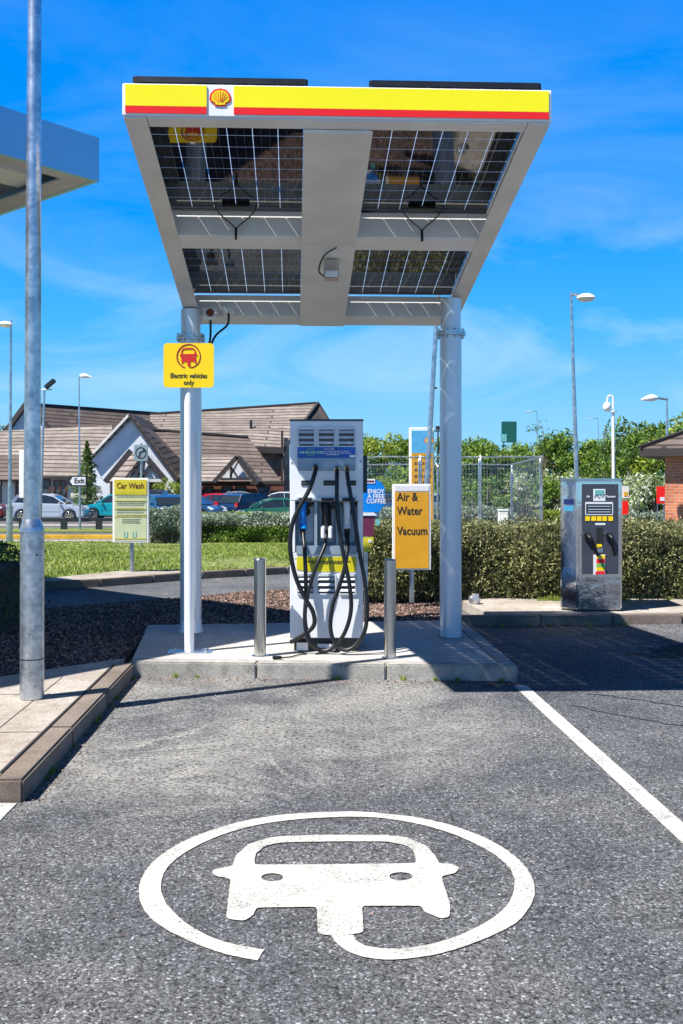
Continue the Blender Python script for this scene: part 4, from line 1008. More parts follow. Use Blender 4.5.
MB().box((.0,-.115,(z1+zs)/2-.03),(w-.10,.02,z1-zs-.05)).build('upper_panel',mat('sky_blue_panel',(.10,.42,.72),.3),t)
am=MB().box((.0,-.115,(zs+.6)/2),(w-.10,.02,zs-.6)).build('price_panel',M['orange'],t)
shell(t,(w/2-.17,-.128,(z1+zs)/2),.13,0)
b=MB()
for r_ in range(7):
    zz=zs-.13-r_*.20; x=-.24
    while x<.25:
        ww_=rnd.uniform(.03,.08); b.box((x+ww_/2,-.127,zz),(ww_,.004,.09)); x+=ww_+.03
b.build('price_lettering',M['brownframe'],am)
D=85
t=thing('green_board','dark green roadside board standing above the tree line','sign',(PX(509,D),D,-.9))
MB().box((0,0,PZ(432,D)+.9),(15/F*D,.2,21/F*D)).build('board',M['green'],t,bevel=.03)
MB().box((-.45,-.11,PZ(438,D)+.9),(.5,.02,.6)).build('board_patch',M['teal'],t)
for x in(-.4,.4): MB().cyl((x,.15,0),(x,.15,PZ(424,D)+.9),.06,n=8).build('post',M['galv'],t)
D=40
t=thing('red_notice','red notice board by the brick kiosk wall','sign',(PX(661,D),D,zg(D)))
MB().box((0,0,PZ(495,D)-zg(D)),(8.5/F*D,.06,17/F*D)).build('board',M['red'],t)
MB().box((.04,-.035,PZ(499,D)-zg(D)),(.17,.01,.14)).build('lettering',M['inkwhite'],t)
for x in(-.12,.12): MB().cyl((x,.05,0),(x,.05,PZ(488,D)-zg(D)),.02,n=8).build('post',M['galv'],t)
D=40
t=thing('price_board','small cream and orange board with a red base, right of the vacuum machine','sign',(PX(625.5,D),D,zg(D)))
MB().box((0,0,PZ(492,D)-zg(D)),(6/F*D,.06,12/F*D)).build('board',M['render'],t)
MB().box((0,-.035,PZ(494,D)-zg(D)),(.14,.01,.16)).build('symbol',M['orange'],t)
MB().box((-.03,0,PZ(505,D)-zg(D)-.1),(.22,.2,.5)).build('base',M['red'],t)

# ------------------------------------------------------------------ low post and rail barrier
D=46.2; y=D
t=thing('rail_barrier','low dark rail on short posts along the grass verge before the parked cars','barrier',(PX(70,D),D,zg(D)))
MB().box((-2,0,PZ(519.5,D)-zg(D)),(26,.12,.14)).build('rail',M['darkmetal'],t)
for px in(-10,22,64,99,135,170): MB().box((PX(px,D)-t.location.x,0,.27),(.26 if px in(64,99) else .22,.2,.54)).build('post',M['darkmetal'],t)
# ------------------------------------------------------------------ mesh fence enclosure
mf=thing('mesh_fence','galvanised wire mesh fence enclosure above the right hedge','fence',(PX(450,28),28,-.45))
o_=mf.location
def fpan(name,pa,pb,zt_,zb__,nv,nh):
    a=Vector((pa[0],pa[1],0))-Vector((o_.x,o_.y,0)); c=Vector((pb[0],pb[1],0))-Vector((o_.x,o_.y,0)); za,zc_=zt_; 
    def pt(t,s): p=a+(c-a)*t; top=za+(zc_-za)*t; return (p.x,p.y,(zb__+(top-zb__)*s)-o_.z)
    f=MB().tube([pt(0,0),pt(0,.93),pt(.03 if nv>20 else .06,1),pt(.97 if nv>20 else .94,1),pt(1,.93),pt(1,0)],.028,n=8,sub=3).build('panel_frame',M['galv'],mf)
    b=MB()
    for i in range(1,nv): b.bar(pt(i/nv,0),pt(i/nv,.99),.0055,.0055)
    for j in range(1,nh): b.bar(pt(0,j/nh),pt(1,j/nh),.0055,.0055)
    b.build('wire_mesh',M['galv'],f)
zt=PZ(457.5,28)
xs=[363,420,480,541]
for a,c in zip(xs,xs[1:]): fpan('p',(PX(a+1,28),28),(PX(c-1,28),28),(zt,zt),-.4,18,8)
D2=40; zt2=PZ(465,D2)
for a,c in((362,437),(438,511)): fpan('p',(PX(a,D2),D2),(PX(c,D2),D2),(zt2,zt2),-.7,24,8)
fpan('p',(PX(542,28),28),(PX(512,D2),D2),(zt,zt2),-.45,34,8)
t=thing('utility_cabinet','white utility cabinet at the foot of the mesh fence corner','cabinet',(PX(503,30),30,-.5))
MB().box((0,0,.52),(.26,.22,1.0)).build('case',M['trim'],t,bevel=.01); MB().box((0,0,1.03),(.29,.25,.03)).build('lid',M['canopy2'],t)
MB().box((.09,-.115,.6),(.03,.01,.1)).build('lock',M['darkmetal'],t)

# ------------------------------------------------------------------ restaurant building
D=75.0
def q(px,py,D_=D): return (PX(px,D_),D_,PZ(py,D_))
rb=thing('restaurant_building','long low restaurant with brown tiled roofs, white gables and brick entrance across the car park','building',(-14,76,-.9))
RL=rb.location
def face(b,pts,mi=0):
    b.add([Vector(p)-RL for p in pts],[tuple(range(len(pts)))],mi)
def solid(name,pts,m,th=.18,parent=rb,uv=True):     # planar polygon given real thickness behind it
    P=[Vector(p)-RL for p in pts]; n=(P[1]-P[0]).cross(P[2]-P[0]).normalized()
    if n.y>0: P=P[::-1]; n=-n
    Q=[p-n*th for p in P]; k=len(P)
    b=MB(); b.add(P+Q,[tuple(range(k)),tuple(range(2*k-1,k-1,-1))]+[(i,k+i,k+(i+1)%k,(i+1)%k) for i in range(k)])
    return b.build(name,m,parent,uv=uv)
def P3(px,py,d): return (PX(px,d),d,PZ(py,d))
# rear left wing
solid('roof',[P3(27,404,80),P3(162,414,90),P3(175,446,86),P3(50,432,79)],M['tiledark'])
solid('gable_wall',[P3(27,405,80.05),P3(51,431,79.6),P3(8,434,80.6)],M['render_b'],.3)
MB().bar(Vector(P3(26.5,403.5,79.9))-RL,Vector(P3(2,437,80.4))-RL,.3,.35).bar(Vector(P3(27,403.5,79.8))-RL,Vector(P3(51.5,430.5,79.3))-RL,.3,.2).build('bargeboard',M['timber'],rb)
MB().bar(Vector(P3(27,403.3,80))-RL,Vector(P3(162,413.3,90))-RL,.25,.12).build('ridge',M['tiledark'],rb)
# middle wing
solid('roof',[P3(-40,433,78),P3(112,425,78),P3(112,477,73.6),P3(-40,476,73.6)],M['tile'])
solid('roof',[P3(-40,456,75),P3(20,456,75),P3(26,480,73),P3(-40,480,73)],M['tiledark'],.15)
solid('wall',[P3(-40,474,74),P3(96,474,74),P3(96,512,74),P3(-40,512,74)],M['render'],.3)
MB().bar(Vector(P3(-40,477,73.4))-RL,Vector(P3(100,477.5,73.4))-RL,.12,.14).build('gutter',M['timber'],rb)
def window(x0,y0,x1,y1,d,n=2,lit=M['window'],fr=M['brownframe']):
    a=Vector(P3(x0,y0,d))-RL; c=Vector(P3(x1,y1,d))-RL
    w=MB(); zc=(a.z+c.z)/2; hh_=a.z-c.z
    for k in range(n+1): w.box((a.x+(c.x-a.x)*k/n,a.y,zc),(.09,.12,hh_+.08))
    w.box(((a.x+c.x)/2,a.y+.002,a.z),(c.x-a.x,.1,.09)).box(((a.x+c.x)/2,a.y+.002,c.z),(c.x-a.x,.1,.09))
    f=w.build('window',fr,rb); MB().box(((a.x+c.x)/2,a.y+.03,zc),(c.x-a.x,.03,hh_)).build('pane',lit,f); return f
window(54,481,66,500,73.9); window(40,480,50,498,73.9,1); window(88,481,92,497,73.9,1); window(16,482,24,500,73.9,1)
MB().tube([Vector(P3(0,478,73.7))-RL,Vector(P3(2,482,73.7))-RL,Vector(P3(1,486,73.7))-RL,Vector(P3(1,505,73.7))-RL],.06,n=6,sub=1).build('downpipe',M['timber'],rb)
# white cross gable
g=[P3(129,416,71.5),P3(92,455,71.5),P3(92,512,71.5),P3(176,512,71.5),P3(176,480,71.5)]
solid('gable_wall',g,M['render_b'],.3)
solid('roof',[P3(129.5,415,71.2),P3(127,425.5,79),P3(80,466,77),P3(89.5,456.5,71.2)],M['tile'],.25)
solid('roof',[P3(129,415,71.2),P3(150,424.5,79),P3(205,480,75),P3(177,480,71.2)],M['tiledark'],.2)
MB().bar(Vector(P3(129,414.8,71.15))-RL,Vector(P3(89,457.5,71.15))-RL,.18,.16).build('bargeboard',M['render'],rb)
MB().bar(Vector(P3(129,414.8,71.1))-RL,Vector(P3(178,480.5,71.1))-RL,.18,.16).build('bargeboard',M['timber'],rb)
# porch in front of it
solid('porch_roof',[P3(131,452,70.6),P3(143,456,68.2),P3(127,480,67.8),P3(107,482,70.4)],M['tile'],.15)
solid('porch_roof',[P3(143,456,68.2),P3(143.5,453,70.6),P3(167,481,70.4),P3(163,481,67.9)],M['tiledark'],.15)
solid('porch_gable',[P3(143,457,68.3),P3(128,479,68.3),P3(160,479,68.3)],M['render_b'],.12)
b=MB()
for a,c,w in(((131,450.5),(105,482),.34),((142.5,455.5),(126,480),.16),((143,455),(166,482),.30),((143,462),(143,479),.16),((143,470),(135,479),.14),((143,478),(133,466),.0),((143,477),(151,466),.12),((141,477),(134,467),.12)):
    if w: b.bar(Vector(P3(*a,68.0))-RL,Vector(P3(*c,68.0))-RL,.14,w)
b.build('timber_frame',M['timber'],rb)
solid('wall',[P3(110,482,70.9),P3(164,482,70.9),P3(164,512,70.9),P3(110,512,70.9)],M['timber'],.2)
# main right wing
solid('roof',[P3(150,414,82),P3(188,412,82),P3(318,403,82),P3(303,424,79.5),P3(283,450,76.5),P3(190,446,76.5),P3(150,448,77)],M['tile'])
solid('roof_end',[P3(318,403,82),P3(329,421,80.5),P3(330,440,80),P3(300,440,78.6),P3(303,424,79.4)],M['timber'],.2)
MB().bar(Vector(P3(150,413.7,82))-RL,Vector(P3(318,402.6,82))-RL,.25,.13).build('ridge',M['tiledark'],rb)
MB().bar(Vector(P3(318,402.6,81.9))-RL,Vector(P3(283,450.5,76.3))-RL,.2,.16).build('bargeboard',M['timber'],rb)
solid('wall',[P3(245,449,77.2),P3(284,449,77.2),P3(284,512,77.2),P3(245,512,77.2)],M['brickpale'],.3)
MB().box(Vector((PX(286,77),76.9,1.7))-RL,(.5,.6,5.2)).build('corner_pier',M['brickpale'],rb,uv=True)
MB().box(Vector((PX(282.6,77),76.4,2.0))-RL,(.16,.16,5.6)).build('downpipe',M['timber'],rb)
MB().bar(Vector(P3(243,449.5,76.3))-RL,Vector(P3(284,450.5,76.3))-RL,.2,.45).build('eaves',M['timber'],rb)
MB().cyl(Vector(P3(251,431,79))-RL,Vector(P3(251,420,79))-RL,.10,n=10).build('vent_pipe',M['darkmetal'],rb)
# lower front roof with hip
solid('roof',[P3(140,430,76.5),P3(165,430,76.5),P3(248,437,76.5),P3(282,482,72.3),P3(150,482,72.3)],M['tiledark'],.2)
MB().bar(Vector(P3(150,429,76.4))-RL,Vector(P3(248,436.6,76.4))-RL,.25,.13).build('ridge',M['timber'],rb)
# entrance gable
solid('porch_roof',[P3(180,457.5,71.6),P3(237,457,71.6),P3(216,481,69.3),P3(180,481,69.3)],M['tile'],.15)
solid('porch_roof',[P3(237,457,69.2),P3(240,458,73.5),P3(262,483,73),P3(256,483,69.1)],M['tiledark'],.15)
solid('porch_gable',[P3(237,461,69.4),P3(222,478,69.4),P3(248,478,69.4)],M['render_b'],.12)
b=MB()
for a,c,w in(((237,456.5),(214,482),.26),((237,456.5),(257,484),.30),((231,467),(231,478),.14),((231,467),(238,478),.12),((238,462),(230,477),.1),((220,479),(250,479),.16)):
    b.bar(Vector(P3(*a,69.0))-RL,Vector(P3(*c,69.0))-RL,.14,w)
b.build('timber_frame',M['timber'],rb)
solid('wall',[P3(176,481,72.4),P3(284,481,72.4),P3(284,512,72.4),P3(176,512,72.4)],M['brownframe'],.2)
for x0,x1 in((192,200),(204,213),(222,232),(236,246),(258,270)): window(x0,487,x1,499,72.2,1,fr=M['timber'])
MB().bar(Vector(P3(176,482.5,72.1))-RL,Vector(P3(284,483,72.1))-RL,.16,.2).build('eaves',M['timber'],rb)

# ------------------------------------------------------------------ brick kiosk at the right edge
D=26.0
kb=thing('brick_kiosk','small red brick kiosk with a hipped tiled roof at the right edge','building',(PX(665,D),D,-.3),rz=R(-21))
zt=PZ(456,D)+.3
MB().box((3,2.5,zt/2),(6,5,zt)).build('wall',M['brick'],kb,uv=True)
e=.58; zr=zt+.02
b=MB(); q0=[(-e,-.36,zr),(6+e,-.36,zr),(6+e,5+e,zr),(-e,5+e,zr)]; rg=[(2.5,2.5,zr+1.25),(3.5,2.5,zr+1.25)]
b.add([Vector(p)+Vector((0,0,.16)) for p in q0+rg],[(0,1,5,4),(1,2,5),(2,3,4,5),(3,0,4),(3,2,1,0)]); b.build('roof',M['tiledark'],kb,uv=True)
MB().prism([(p[0]*1.0,p[1]) for p in q0],zr-.03,zr+.155).build('fascia_board',M['timber'],kb)
b=MB(); b.bar(Vector((-e,-.36,zr+.19)),Vector((2.5,2.5,zr+1.43)),.12,.08); b.build('hip_tile',M['tiledark'],kb)

# ------------------------------------------------------------------ cars
def car(label,px0,px1,pyb,D,col,face=1,kind='hatch',zb=-.9,L=4.0,rot=0):
    pm=mat('car_paint',col,.28,.25,var=.04,coat=.8)
    x=(PX(px0,D)+PX(px1,D))/2
    t=thing('parked_car',label,'car',(x,D,zb),rz=R(rot)+(0 if face>0 else math.pi),group='cars in the car park')
    s=L/4.0; W=.86
    ra,fa_=.72,3.22; wr=.31; ar=.36
    prof=[(.03,.40),(.02,.72),(.10,.98),(.4,1.00),(1.6,.97),(2.95,.93),(3.55,.83),(3.88,.68),(3.98,.52),(3.97,.30),(3.86,.20)]
    def arc(cx): return [(cx+ar*math.cos(a),.30+ar*math.sin(a)) for a in [R(-12+204*k/12) for k in range(13)]]
    prof+=arc(fa_)+arc(ra)+[(.14,.20)]
    lo=[((p[0]-2)*s,p[1]) for p in prof]
    b=MB().prism_y(lo,-W,W)
    b.build('body',pm,t,bevel=.05)
    if kind=='hatch': g=[(.10,.97),(.42,1.36),(.80,1.44),(1.9,1.45),(2.3,1.36),(3.02,.93)]
    elif kind=='suv': g=[(.08,.97),(.30,1.50),(.7,1.60),(2.0,1.60),(2.35,1.50),(2.95,.93)]
    else: g=[(.55,.98),(1.15,1.36),(1.55,1.42),(2.1,1.41),(2.5,1.30),(3.15,.93)]
    def wz(z): return .80-.30*(z-.95)
    def gh(pts,y0=None,off=0):
        b=MB(); n=len(pts); vs=[]
        for sg_ in(-1,1):
            for p in pts: vs.append(((p[0]-2)*s,sg_*(wz(p[1])+off),p[1]))
        b.add(vs,[tuple(range(n)),tuple(range(2*n-1,n-1,-1))]+[(i,n+i,n+(i+1)%n,(i+1)%n) for i in range(n)]); return b
    gh(g).build('window',M['glass'],t)
    top=g[1:-1]; rf=[(p[0],p[1]+.015) for p in top]+[(p[0],p[1]-.05) for p in reversed(top)]
    gh(rf,off=.012).build('roof',pm,t)
    for sg_ in(-1,1):
      for kk in range(3):
        b=MB()
        def pl_(x0_,z0_,x1_,z1_,w): b.bar(((x0_-2)*s,sg_*(wz(z0_)+.004),z0_),((x1_-2)*s,sg_*(wz(z1_)+.004),z1_),.03,w)
        pl_(*((g[-1][0],g[-1][1],g[-2][0],g[-2][1],.07),(g[0][0]+.12,g[0][1],g[1][0]+.1,g[1][1],.22),(1.55,.95,1.6,g[2][1],.08))[kk])
        b.build('pillar',pm,t)
    for cx_ in(ra,fa_):
        for sg_ in(-1,1):
            w=MB().cyl(((cx_-2)*s,sg_*.66,wr),((cx_-2)*s,sg_*.85,wr),wr,n=22).build('wheel',M['tyre'],t)
            rm=MB().cyl(((cx_-2)*s,sg_*.845,wr),((cx_-2)*s,sg_*.856,wr),wr*.34,n=16)
            for k in range(7):
                a=2*math.pi*k/7; rm.bar(((cx_-2)*s,sg_*.855,wr),((cx_-2)*s+wr*.7*math.cos(a),sg_*.855,wr+wr*.7*math.sin(a)),.02,.055)
            rm.tube([((cx_-2)*s+wr*.70*math.cos(2*math.pi*k/16),sg_*.852,wr+wr*.70*math.sin(2*math.pi*k/16)) for k in range(17)],.022,n=6,sub=1)
            rm.build('rim',M['chrome'],w)
    for sg_ in(-1,1):
        MB().box(((3.72-2)*s,sg_*.74,.70),(.34,.22,.13),mat=Matrix.Rotation(R(22),3,'Y')).build('headlight',M['lens'],t,bevel=.02)
        MB().box(((.10-2)*s,sg_*.74,.86),(.18,.22,.22)).build('tail_light',M['taillens'],t,bevel=.02)
        MB().box(((2.72-2)*s,sg_*.93,.98),(.10,.16,.12)).build('mirror',pm,t,bevel=.02)
    b=MB()
    for sg_ in(-1,1): b.box(((1.55-2)*s,sg_*(W+.001),.62),(.012,.004,.62)).box(((2.72-2)*s,sg_*(W+.001),.60),(.012,.004,.60)).box(((1.85-2)*s,sg_*(W+.002),.62-.10),(1.7,.004,.015))
    b.build('door_gap',M['black'],t)
    return t
car('silver grey hatchback parked side on behind the foreground lamp post',13,88,521,56,(.50,.56,.66),1)
car('dark red car cut off by the left edge of the photo',-62,6,520,57.5,(.16,.01,.02),1)
car('bright turquoise hatchback parked right of the exit sign',83,152,518,58,(.0,.38,.46),-1,L=3.75)
car('mid blue saloon just behind the right edge of the car wash sign',146,184,516,54.5,(.02,.10,.26),1,'saloon',rot=-62)
car('dark estate car with roof rising behind the mid blue saloon',138,178,512,61,(.03,.03,.05),1,'suv',rot=-10,L=4.3)
car('navy car nosing out right of the left column, above the hedge',162,214,514,55.5,(.03,.09,.20),1,'saloon',rot=-20)
car('bright red car between the navy and dark blue cars above the hedge',204,246,512,59,(.55,.01,.03),1,'saloon',rot=-25)
car('dark blue hatchback behind the middle of the hedge',234,271,513,57.5,(.01,.03,.09),1,'hatch',rot=50)
car('green car low behind the hedge beside the charger',254,293,517,53.5,(.03,.22,.15),-1,'saloon',rot=12,zb=-1.05)
car('white car just left of the charger top cable bay',262,296,509,63,(.65,.67,.70),-1,'hatch',rot=-5)
car('pale grey car farthest back in front of the restaurant entrance',222,262,505,67,(.30,.34,.38),1,'saloon',rot=8)
car('blue car seen through the mesh fence left of the amber sign',348,392,514,56,(.03,.10,.25),-1)
car('white car seen through the mesh fence beside the right column',432,470,514,58,(.65,.67,.70),1,rot=25)
car('dark car behind the left flank of the vacuum machine',548,575,512,58,(.02,.03,.05),-1,rot=70)

# ------------------------------------------------------------------ hedges
def leafq(b,p,s_,up=.0):
    n=Vector((rnd.gauss(0,1),rnd.gauss(0,1),rnd.gauss(0,1)+up)); n=n.normalized() if n.length>1e-4 else Vector((0,0,1))
    a=n.orthogonal().normalized(); a=Matrix.Rotation(rnd.uniform(0,6.28),3,n)@a; c=n.cross(a); w=s_*rnd.uniform(.28,.42)
    l=s_*rnd.uniform(.7,1.2)
    b.add([p-a*l*.5,p+c*w*.5,p+a*l*.5,p-c*w*.5],[(0,1,2,3)])
def hedge(name,label,x0,x1,y0,y1,h,n,leaf,m,zb=None,lump=.18,upright=.5,cat='hedge',sk=0,dens_front=.62,core=True,m2=None,group=None):
    t=thing(name,label,cat,((x0+x1)/2,(y0+y1)/2,0 if zb is None else zb),group=group)
    L0=t.location
    b=MB(); b2=MB()
    for i in range(n):
        x=rnd.uniform(x0,x1); r_=rnd.random(); dp=abs(rnd.gauss(0,.09))
        if r_<dens_front: yy=y0+dp; z=rnd.random()**.85*h
        elif r_<.93: yy=rnd.uniform(y0,y1); z=h-dp
        else: x=x0+dp if rnd.random()<.5 else x1-dp; yy=rnd.uniform(y0,y1); z=rnd.random()*h
        k=noise.noise(Vector((x*1.6,yy*1.6,z*2.2)))
        top=noise.noise(Vector((x*2.3,yy*2.3,9)))
        yy+=k*lump-.0; z*=1+top*lump*.55/h*1.2
        # rounded shoulder
        if z>h*.8: yy+=(z/h-.8)*.5*lump*2 if yy<y0+.3 else 0
        yy+=sk*(x-x0)
        bb=b2 if (m2 and (z<h*.62 and r_<.62)) else b
        leafq(bb,Vector((x,yy,z+.02))-Vector((L0.x,L0.y,0)),leaf*rnd.uniform(.6,1.3),upright)
    if cat=='hedge' and leaf<.06:
        for i in range(420):
            x=rnd.uniform(x0,x1); yy=y0+abs(rnd.gauss(0,.5))+.05; top=noise.noise(Vector((x*2.3,yy*2.3,9))); z=h*(.95)+top*lump*.5; l_=rnd.uniform(.04,.15); tx=rnd.uniform(-.05,.05)
            for k in range(9): leafq(b,Vector((x+tx*k/9+rnd.gauss(0,.01),yy+rnd.gauss(0,.01),z+l_*k/9))-Vector((L0.x,L0.y,0)),leaf*.8,.2)
        for i in range(900):
            x=rnd.uniform(x0,x1); yy=y0-rnd.random()*.10; z=rnd.random()*h; 
            for k in range(5): leafq(b,Vector((x+rnd.gauss(0,.02),yy-k*.008,z+k*.015))-Vector((L0.x,L0.y,0)),leaf*.8,.2)
    b.build('foliage',m,t)
    if m2: b2.build('lower_foliage',m2,t)
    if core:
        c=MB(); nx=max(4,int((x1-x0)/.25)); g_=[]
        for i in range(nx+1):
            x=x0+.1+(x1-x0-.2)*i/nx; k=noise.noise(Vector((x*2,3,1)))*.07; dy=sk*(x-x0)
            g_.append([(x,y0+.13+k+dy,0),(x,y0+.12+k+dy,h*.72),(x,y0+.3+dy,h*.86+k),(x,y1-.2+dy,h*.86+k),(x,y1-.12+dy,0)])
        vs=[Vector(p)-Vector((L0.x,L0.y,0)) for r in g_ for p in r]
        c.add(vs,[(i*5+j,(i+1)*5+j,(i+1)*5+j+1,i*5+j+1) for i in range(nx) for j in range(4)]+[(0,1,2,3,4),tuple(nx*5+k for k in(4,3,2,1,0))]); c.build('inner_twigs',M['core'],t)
    s_=MB()
    for i in range(int((x1-x0)*7)):
        x=rnd.uniform(x0,x1); yy=y0+rnd.uniform(.0,.25)+sk*(x-x0); s_.cyl((x-L0.x,yy-L0.y,-.02),(x-L0.x+rnd.uniform(-.15,.15),yy-L0.y+rnd.uniform(-.1,.05),h*rnd.uniform(.3,.7)),.008,.003,n=5)
    s_.build('stems',M['twig'],t)['kind']='stuff'
    return t
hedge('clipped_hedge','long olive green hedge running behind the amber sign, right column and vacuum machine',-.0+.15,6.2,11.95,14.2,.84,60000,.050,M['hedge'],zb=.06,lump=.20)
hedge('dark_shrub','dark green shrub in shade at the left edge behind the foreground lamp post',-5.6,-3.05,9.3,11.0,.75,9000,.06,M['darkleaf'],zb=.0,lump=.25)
yh=30.2
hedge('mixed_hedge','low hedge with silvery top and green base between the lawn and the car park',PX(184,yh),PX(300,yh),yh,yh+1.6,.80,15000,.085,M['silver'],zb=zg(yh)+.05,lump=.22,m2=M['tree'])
hedge('green_hedge_top','narrow yellow green hedge behind the silvery hedge in front of the parked cars',PX(190,33),PX(300,33),33.2,34.2,.93,6000,.09,M['treeyel'],zb=zg(33),lump=.1)
hedge('silver_shrub','silvery green rounded shrub left of the left column on the lawn',PX(147,29),PX(184,29),28.9,30.2,.95,7000,.085,M['silver'],zb=zg(29)+.05,lump=.32,cat='shrub')
hedge('distant_hedge','low scrubby hedge beyond the mesh fence cage',PX(380,42),PX(515,42),42,43.5,1.1,6000,.12,M['silver'],zb=-.9,lump=.3)
hedge('box_hedge','dark clipped box hedge with a bright top right of the mesh fence',PX(541,36),PX(566,36),36,38,1.05,5000,.07,M['treeyel'],zb=-.78,lump=.03,m2=M['darkleaf'],dens_front=.6)  # sunlit top is put into the colour: yellow leaves above, dark ones below
hedge('verge_hedge','low pale hedge across the road between the vacuum machine and kiosk',PX(620,44),PX(680,44),44,46,.85,5000,.12,M['silver'],zb=-.9,lump=.25)

# ------------------------------------------------------------------ trees
def tree(label,px,pyt,D,r,m,n=2600,leaf=.24,zb=-.9,trunk=.12,flat_=1.0,group='trees along the far side of the car park',name='broadleaf_tree',bottom=.22,sparse=1.0):
    x=PX(px,D); H=PZ(pyt,D)-zb
    t=thing(name,label,'tree',(x,D,zb),group=group)
    b=MB().tube([(0,0,-.05),(rnd.uniform(-.1,.1),0,H*.25),(rnd.uniform(-.2,.2),rnd.uniform(-.2,.2),H*.6),(rnd.uniform(-.2,.2),0,H*.92)],lambda s:trunk*(1-.85*s),n=8,sub=3)
    cl=[]
    nc=int(26*sparse)
    for i in range(nc):
        a=rnd.uniform(0,6.283); u_=rnd.uniform(bottom,1)
        rr=r*math.sqrt(max(.05,1-((u_-.52)/.55)**2))*rnd.uniform(.45,1.0)
        c=Vector((rr*math.cos(a),rr*math.sin(a)*flat_,H*u_-rnd.uniform(.1,.5))); cl.append((c,rnd.uniform(.45,.9)*r*.42))
        st=Vector((0,0,max(.3,c.z-rnd.uniform(.5,1.4)))); b.tube([st,(st+c)/2+Vector((0,0,.1)),c],lambda s:trunk*.3*(1-.8*s),n=5,sub=2)
    b.build('trunk',M['bark'],t)
    f=MB()
    for i in range(n):
        c,cr=cl[rnd.randrange(len(cl))]; d=Vector((rnd.gauss(0,1),rnd.gauss(0,1),rnd.gauss(0,1))).normalized()*cr*(rnd.random()**.4)*1.05
        d.z*=.75; p=c+d
        if p.z<.1: continue
        leafq(f,p,leaf*rnd.uniform(.6,1.25)*(1.5 if rnd.random()<.3 else 1),.4)
    f.build('crown',m,t); return t
ordn=['first','second','third','fourth','fifth','sixth','seventh','eighth','ninth','tenth','eleventh','twelfth','thirteenth','fourteenth','fifteenth','sixteenth','seventeenth','eighteenth','nineteenth']
row=[(358,440,66,'treeyel',2.4),(378,437,66,'treeyel',2.3),(398,438,67,'treeyel',2.3),(418,440,65,'tree',2.2),(440,442,68,'tree',2.2),(458,436,64,'tree',2.4),(478,440,66,'tree',2.3),(496,441,63,'tree',2.3),(514,445,66,'tree',2.2),(532,438,64,'tree',2.3),(556,440,62,'treeyel',2.3),(573,436,60,'tree',2.5),(594,441,63,'treeyel',2.3),(611,437,58,'tree',2.3),(634,424,52,'treedark',2.6),(656,426,50,'tree',2.3),(678,418,48,'treeyel',2.6),(700,420,47,'tree',2.6)]
for i,(px,py,D,mm,r) in enumerate(row):
    desc={'treeyel':'yellow green bushy tree','tree':'mid green bushy tree','treedark':'deep green broad tree'}[mm]
    tree(f'{desc}, {ordn[i]} from the left in the far tree row',px,py,D,r,M[mm],n=5200,leaf=.25,bottom=.10)
# lower understory in front of the row so that the foliage closes to the ground
for i,(px,py,D,mm) in enumerate([(368,474,60,'tree'),(400,478,60,'treeyel'),(470,478,58,'tree'),(502,474,58,'treedark'),(534,470,57,'blossom'),(556,474,56,'tree'),(585,470,55,'blossom'),(606,476,54,'tree'),(632,474,48,'treedark'),(655,470,46,'blossom')]):
    desc={'treeyel':'yellow green shrub','tree':'mid green shrub','treedark':'deep green shrub','blossom':'pale blossoming shrub'}[mm]
    tree(f'{desc} under the far trees, {ordn[i]} shrub from the left',px,py,D,1.9,M[mm],n=3000,leaf=.22,bottom=.05,group='shrubs under the far trees',name='shrub',trunk=.06)
tree('thin feathery birch rising above the row right of the green board',545,423,61,1.7,M['treedark'],n=900,leaf=.14,name='birch_tree',group=None,trunk=.08)
for px,py,lab in((489,474,'slim young tree with pale trunk behind the fence centre'),(525,482,'slim young tree with pale trunk inside the fence corner panel'),(470,484,'slim bare young tree behind the fence beside the right column')):
    tree(lab,px,py,44,.8,M['tree'],n=300,leaf=.14,name='young_tree',group='young trees behind the fence',trunk=.09,bottom=.55,sparse=.4)
tree('small dark tree top above the restaurant roof at the left edge',2,424,95,1.8,M['treedark'],n=1200,group=None)
tree('round light green shrub between the parked cars and the restaurant wall',172,481,66,1.5,M['treeyel'],n=1600,leaf=.2,bottom=.1,group=None,name='shrub',trunk=.06)
for px,py,lab in((608,425,'pale blue green conifer top behind the row, left of the camera pole'),(621,421,'pale blue green conifer top behind the row, right of the camera pole')):
    pass
# conifers
def conifer(label,px,pyt,D,r,m,n,leaf=.2,zb=-.9):
    x=PX(px,D); H=PZ(pyt,D)-zb; t=thing('conifer_tree',label,'tree',(x,D,zb))
    MB().cyl((0,0,-.05),(0,0,H*.96),.10,.015,n=8).build('trunk',M['bark'],t)
    f=MB()
    for i in range(n):
        u_=rnd.random()**1.35; tier=(u_*14)%1; rr=r*(1-u_)**.85*(.55+.45*(1-tier))*math.sqrt(rnd.random()*.8+.2)*(1+.25*math.sin(u_*40)); a=rnd.uniform(0,6.283)
        rr*=1+.25*math.sin(a*3+u_*9)
        leafq(f,Vector((rr*math.cos(a),rr*math.sin(a),H*(.06+.94*u_)-.12*rr)),leaf*rnd.uniform(.6,1.2),.2)
    f.build('crown',m,t)
conifer('narrow dark conifer in front of the restaurant beside the exit sign',87,441,62,1.35,M['treedark'],4200,.2)
conifer('pale blue green conifer top left of the security camera pole',606,425,90,1.6,M['silver'],1500)
conifer('pale blue green conifer top right of the security camera pole',624,420,92,1.6,M['silver'],1500)

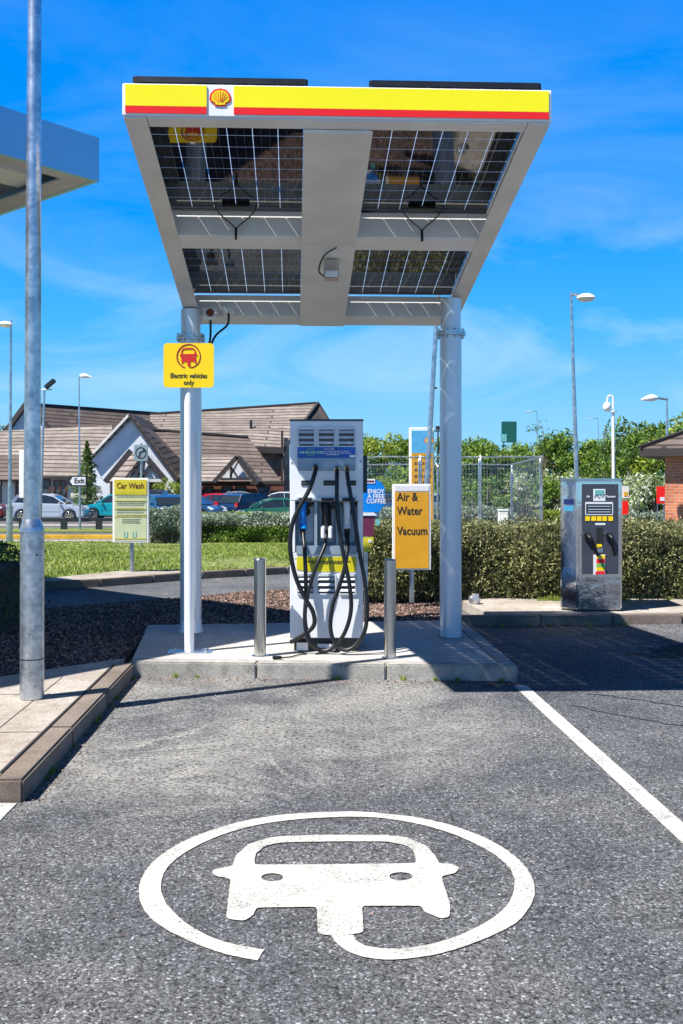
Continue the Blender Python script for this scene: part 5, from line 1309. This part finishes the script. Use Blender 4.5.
# ------------------------------------------------------------------ light, sky, camera
SUN=Vector((.57,.35,-1)).normalized()
el=math.asin(-SUN.z); az_=math.atan2(-SUN.x,-SUN.y)
sl=bpy.data.lights.new('sun','SUN'); sl.energy=5.0; sl.angle=R(.5); sl.color=(1,.955,.88)
so=bpy.data.objects.new('sun',sl); COL.objects.link(so); so.rotation_euler=SUN.to_track_quat('-Z','Y').to_euler(); so.location=(-10,-10,30)
w=bpy.data.worlds.new('World'); scene.world=w; w.use_nodes=True; nt=w.node_tree; N=nt.nodes; L=nt.links
bg=N['Background']; sk=N.new('ShaderNodeTexSky'); sk.sky_type='NISHITA'; sk.sun_disc=False; sk.sun_elevation=el; sk.sun_rotation=az_ % (2*math.pi)
sk.air_density=1.0; sk.dust_density=.35; sk.ozone_density=3.0; sk.altitude=0
hs=N.new('ShaderNodeHueSaturation'); hs.inputs['Saturation'].default_value=1.45; hs.inputs['Hue'].default_value=.495; L.new(sk.outputs[0],hs.inputs['Color'])
tc=N.new('ShaderNodeTexCoord'); mp=N.new('ShaderNodeMapping'); L.new(tc.outputs['Generated'],mp.inputs[0]); mp.inputs['Scale'].default_value=(1.1,1.1,3.4); mp.inputs['Rotation'].default_value=(.25,.5,.3)
n1=tex(nt,'ShaderNodeTexNoise',mp.outputs[0],2.6,Detail=8.0,Roughness=.6,Distortion=.8)
sep=N.new('ShaderNodeSeparateXYZ'); L.new(tc.outputs['Generated'],sep.inputs[0])
low=ramp(nt,sep.outputs[2],[(.0,.60),(.12,.52),(.24,.28),(.36,.10),(.42,.04)])
cl=mathn(nt,'MULTIPLY',ramp(nt,n1.outputs[0],[(.46,0.0),(.74,1.0)]),low)
grad=ramp(nt,sep.outputs[2],[(.0,(2.2,4.6,6.3)),(.06,(1.5,4.1,6.5)),(.14,(.42,3.1,6.6)),(.24,(.0,2.1,6.4)),(.44,(.0,1.55,6.0)),(.54,(.0,.4,2.0)),(.68,(.0,.10,.6))])
base=mixc(nt,.98,hs.outputs[0],grad)
cc=mixc(nt,cl,base,(4.6,5.9,6.6)); L.new(cc,bg.inputs[0]); bg.inputs[1].default_value=.083
cam=bpy.data.cameras.new('camera'); cam.sensor_fit='VERTICAL'; cam.sensor_height=36; cam.lens=F/1024*36; cam.shift_y=-36/1024; cam.clip_end=2000; cam.clip_start=.05
co=bpy.data.objects.new('camera',cam); COL.objects.link(co); co.location=(0,0,EYE); co.rotation_euler=(R(90),0,0); scene.camera=co
scene.view_settings.view_transform='Standard'; scene.view_settings.look='None'; scene.view_settings.gamma=1; scene.view_settings.exposure=.95; scene.view_settings.use_curve_mapping=False
scene.cycles.max_bounces=7; scene.cycles.transparent_max_bounces=8; scene.cycles.use_denoising=True
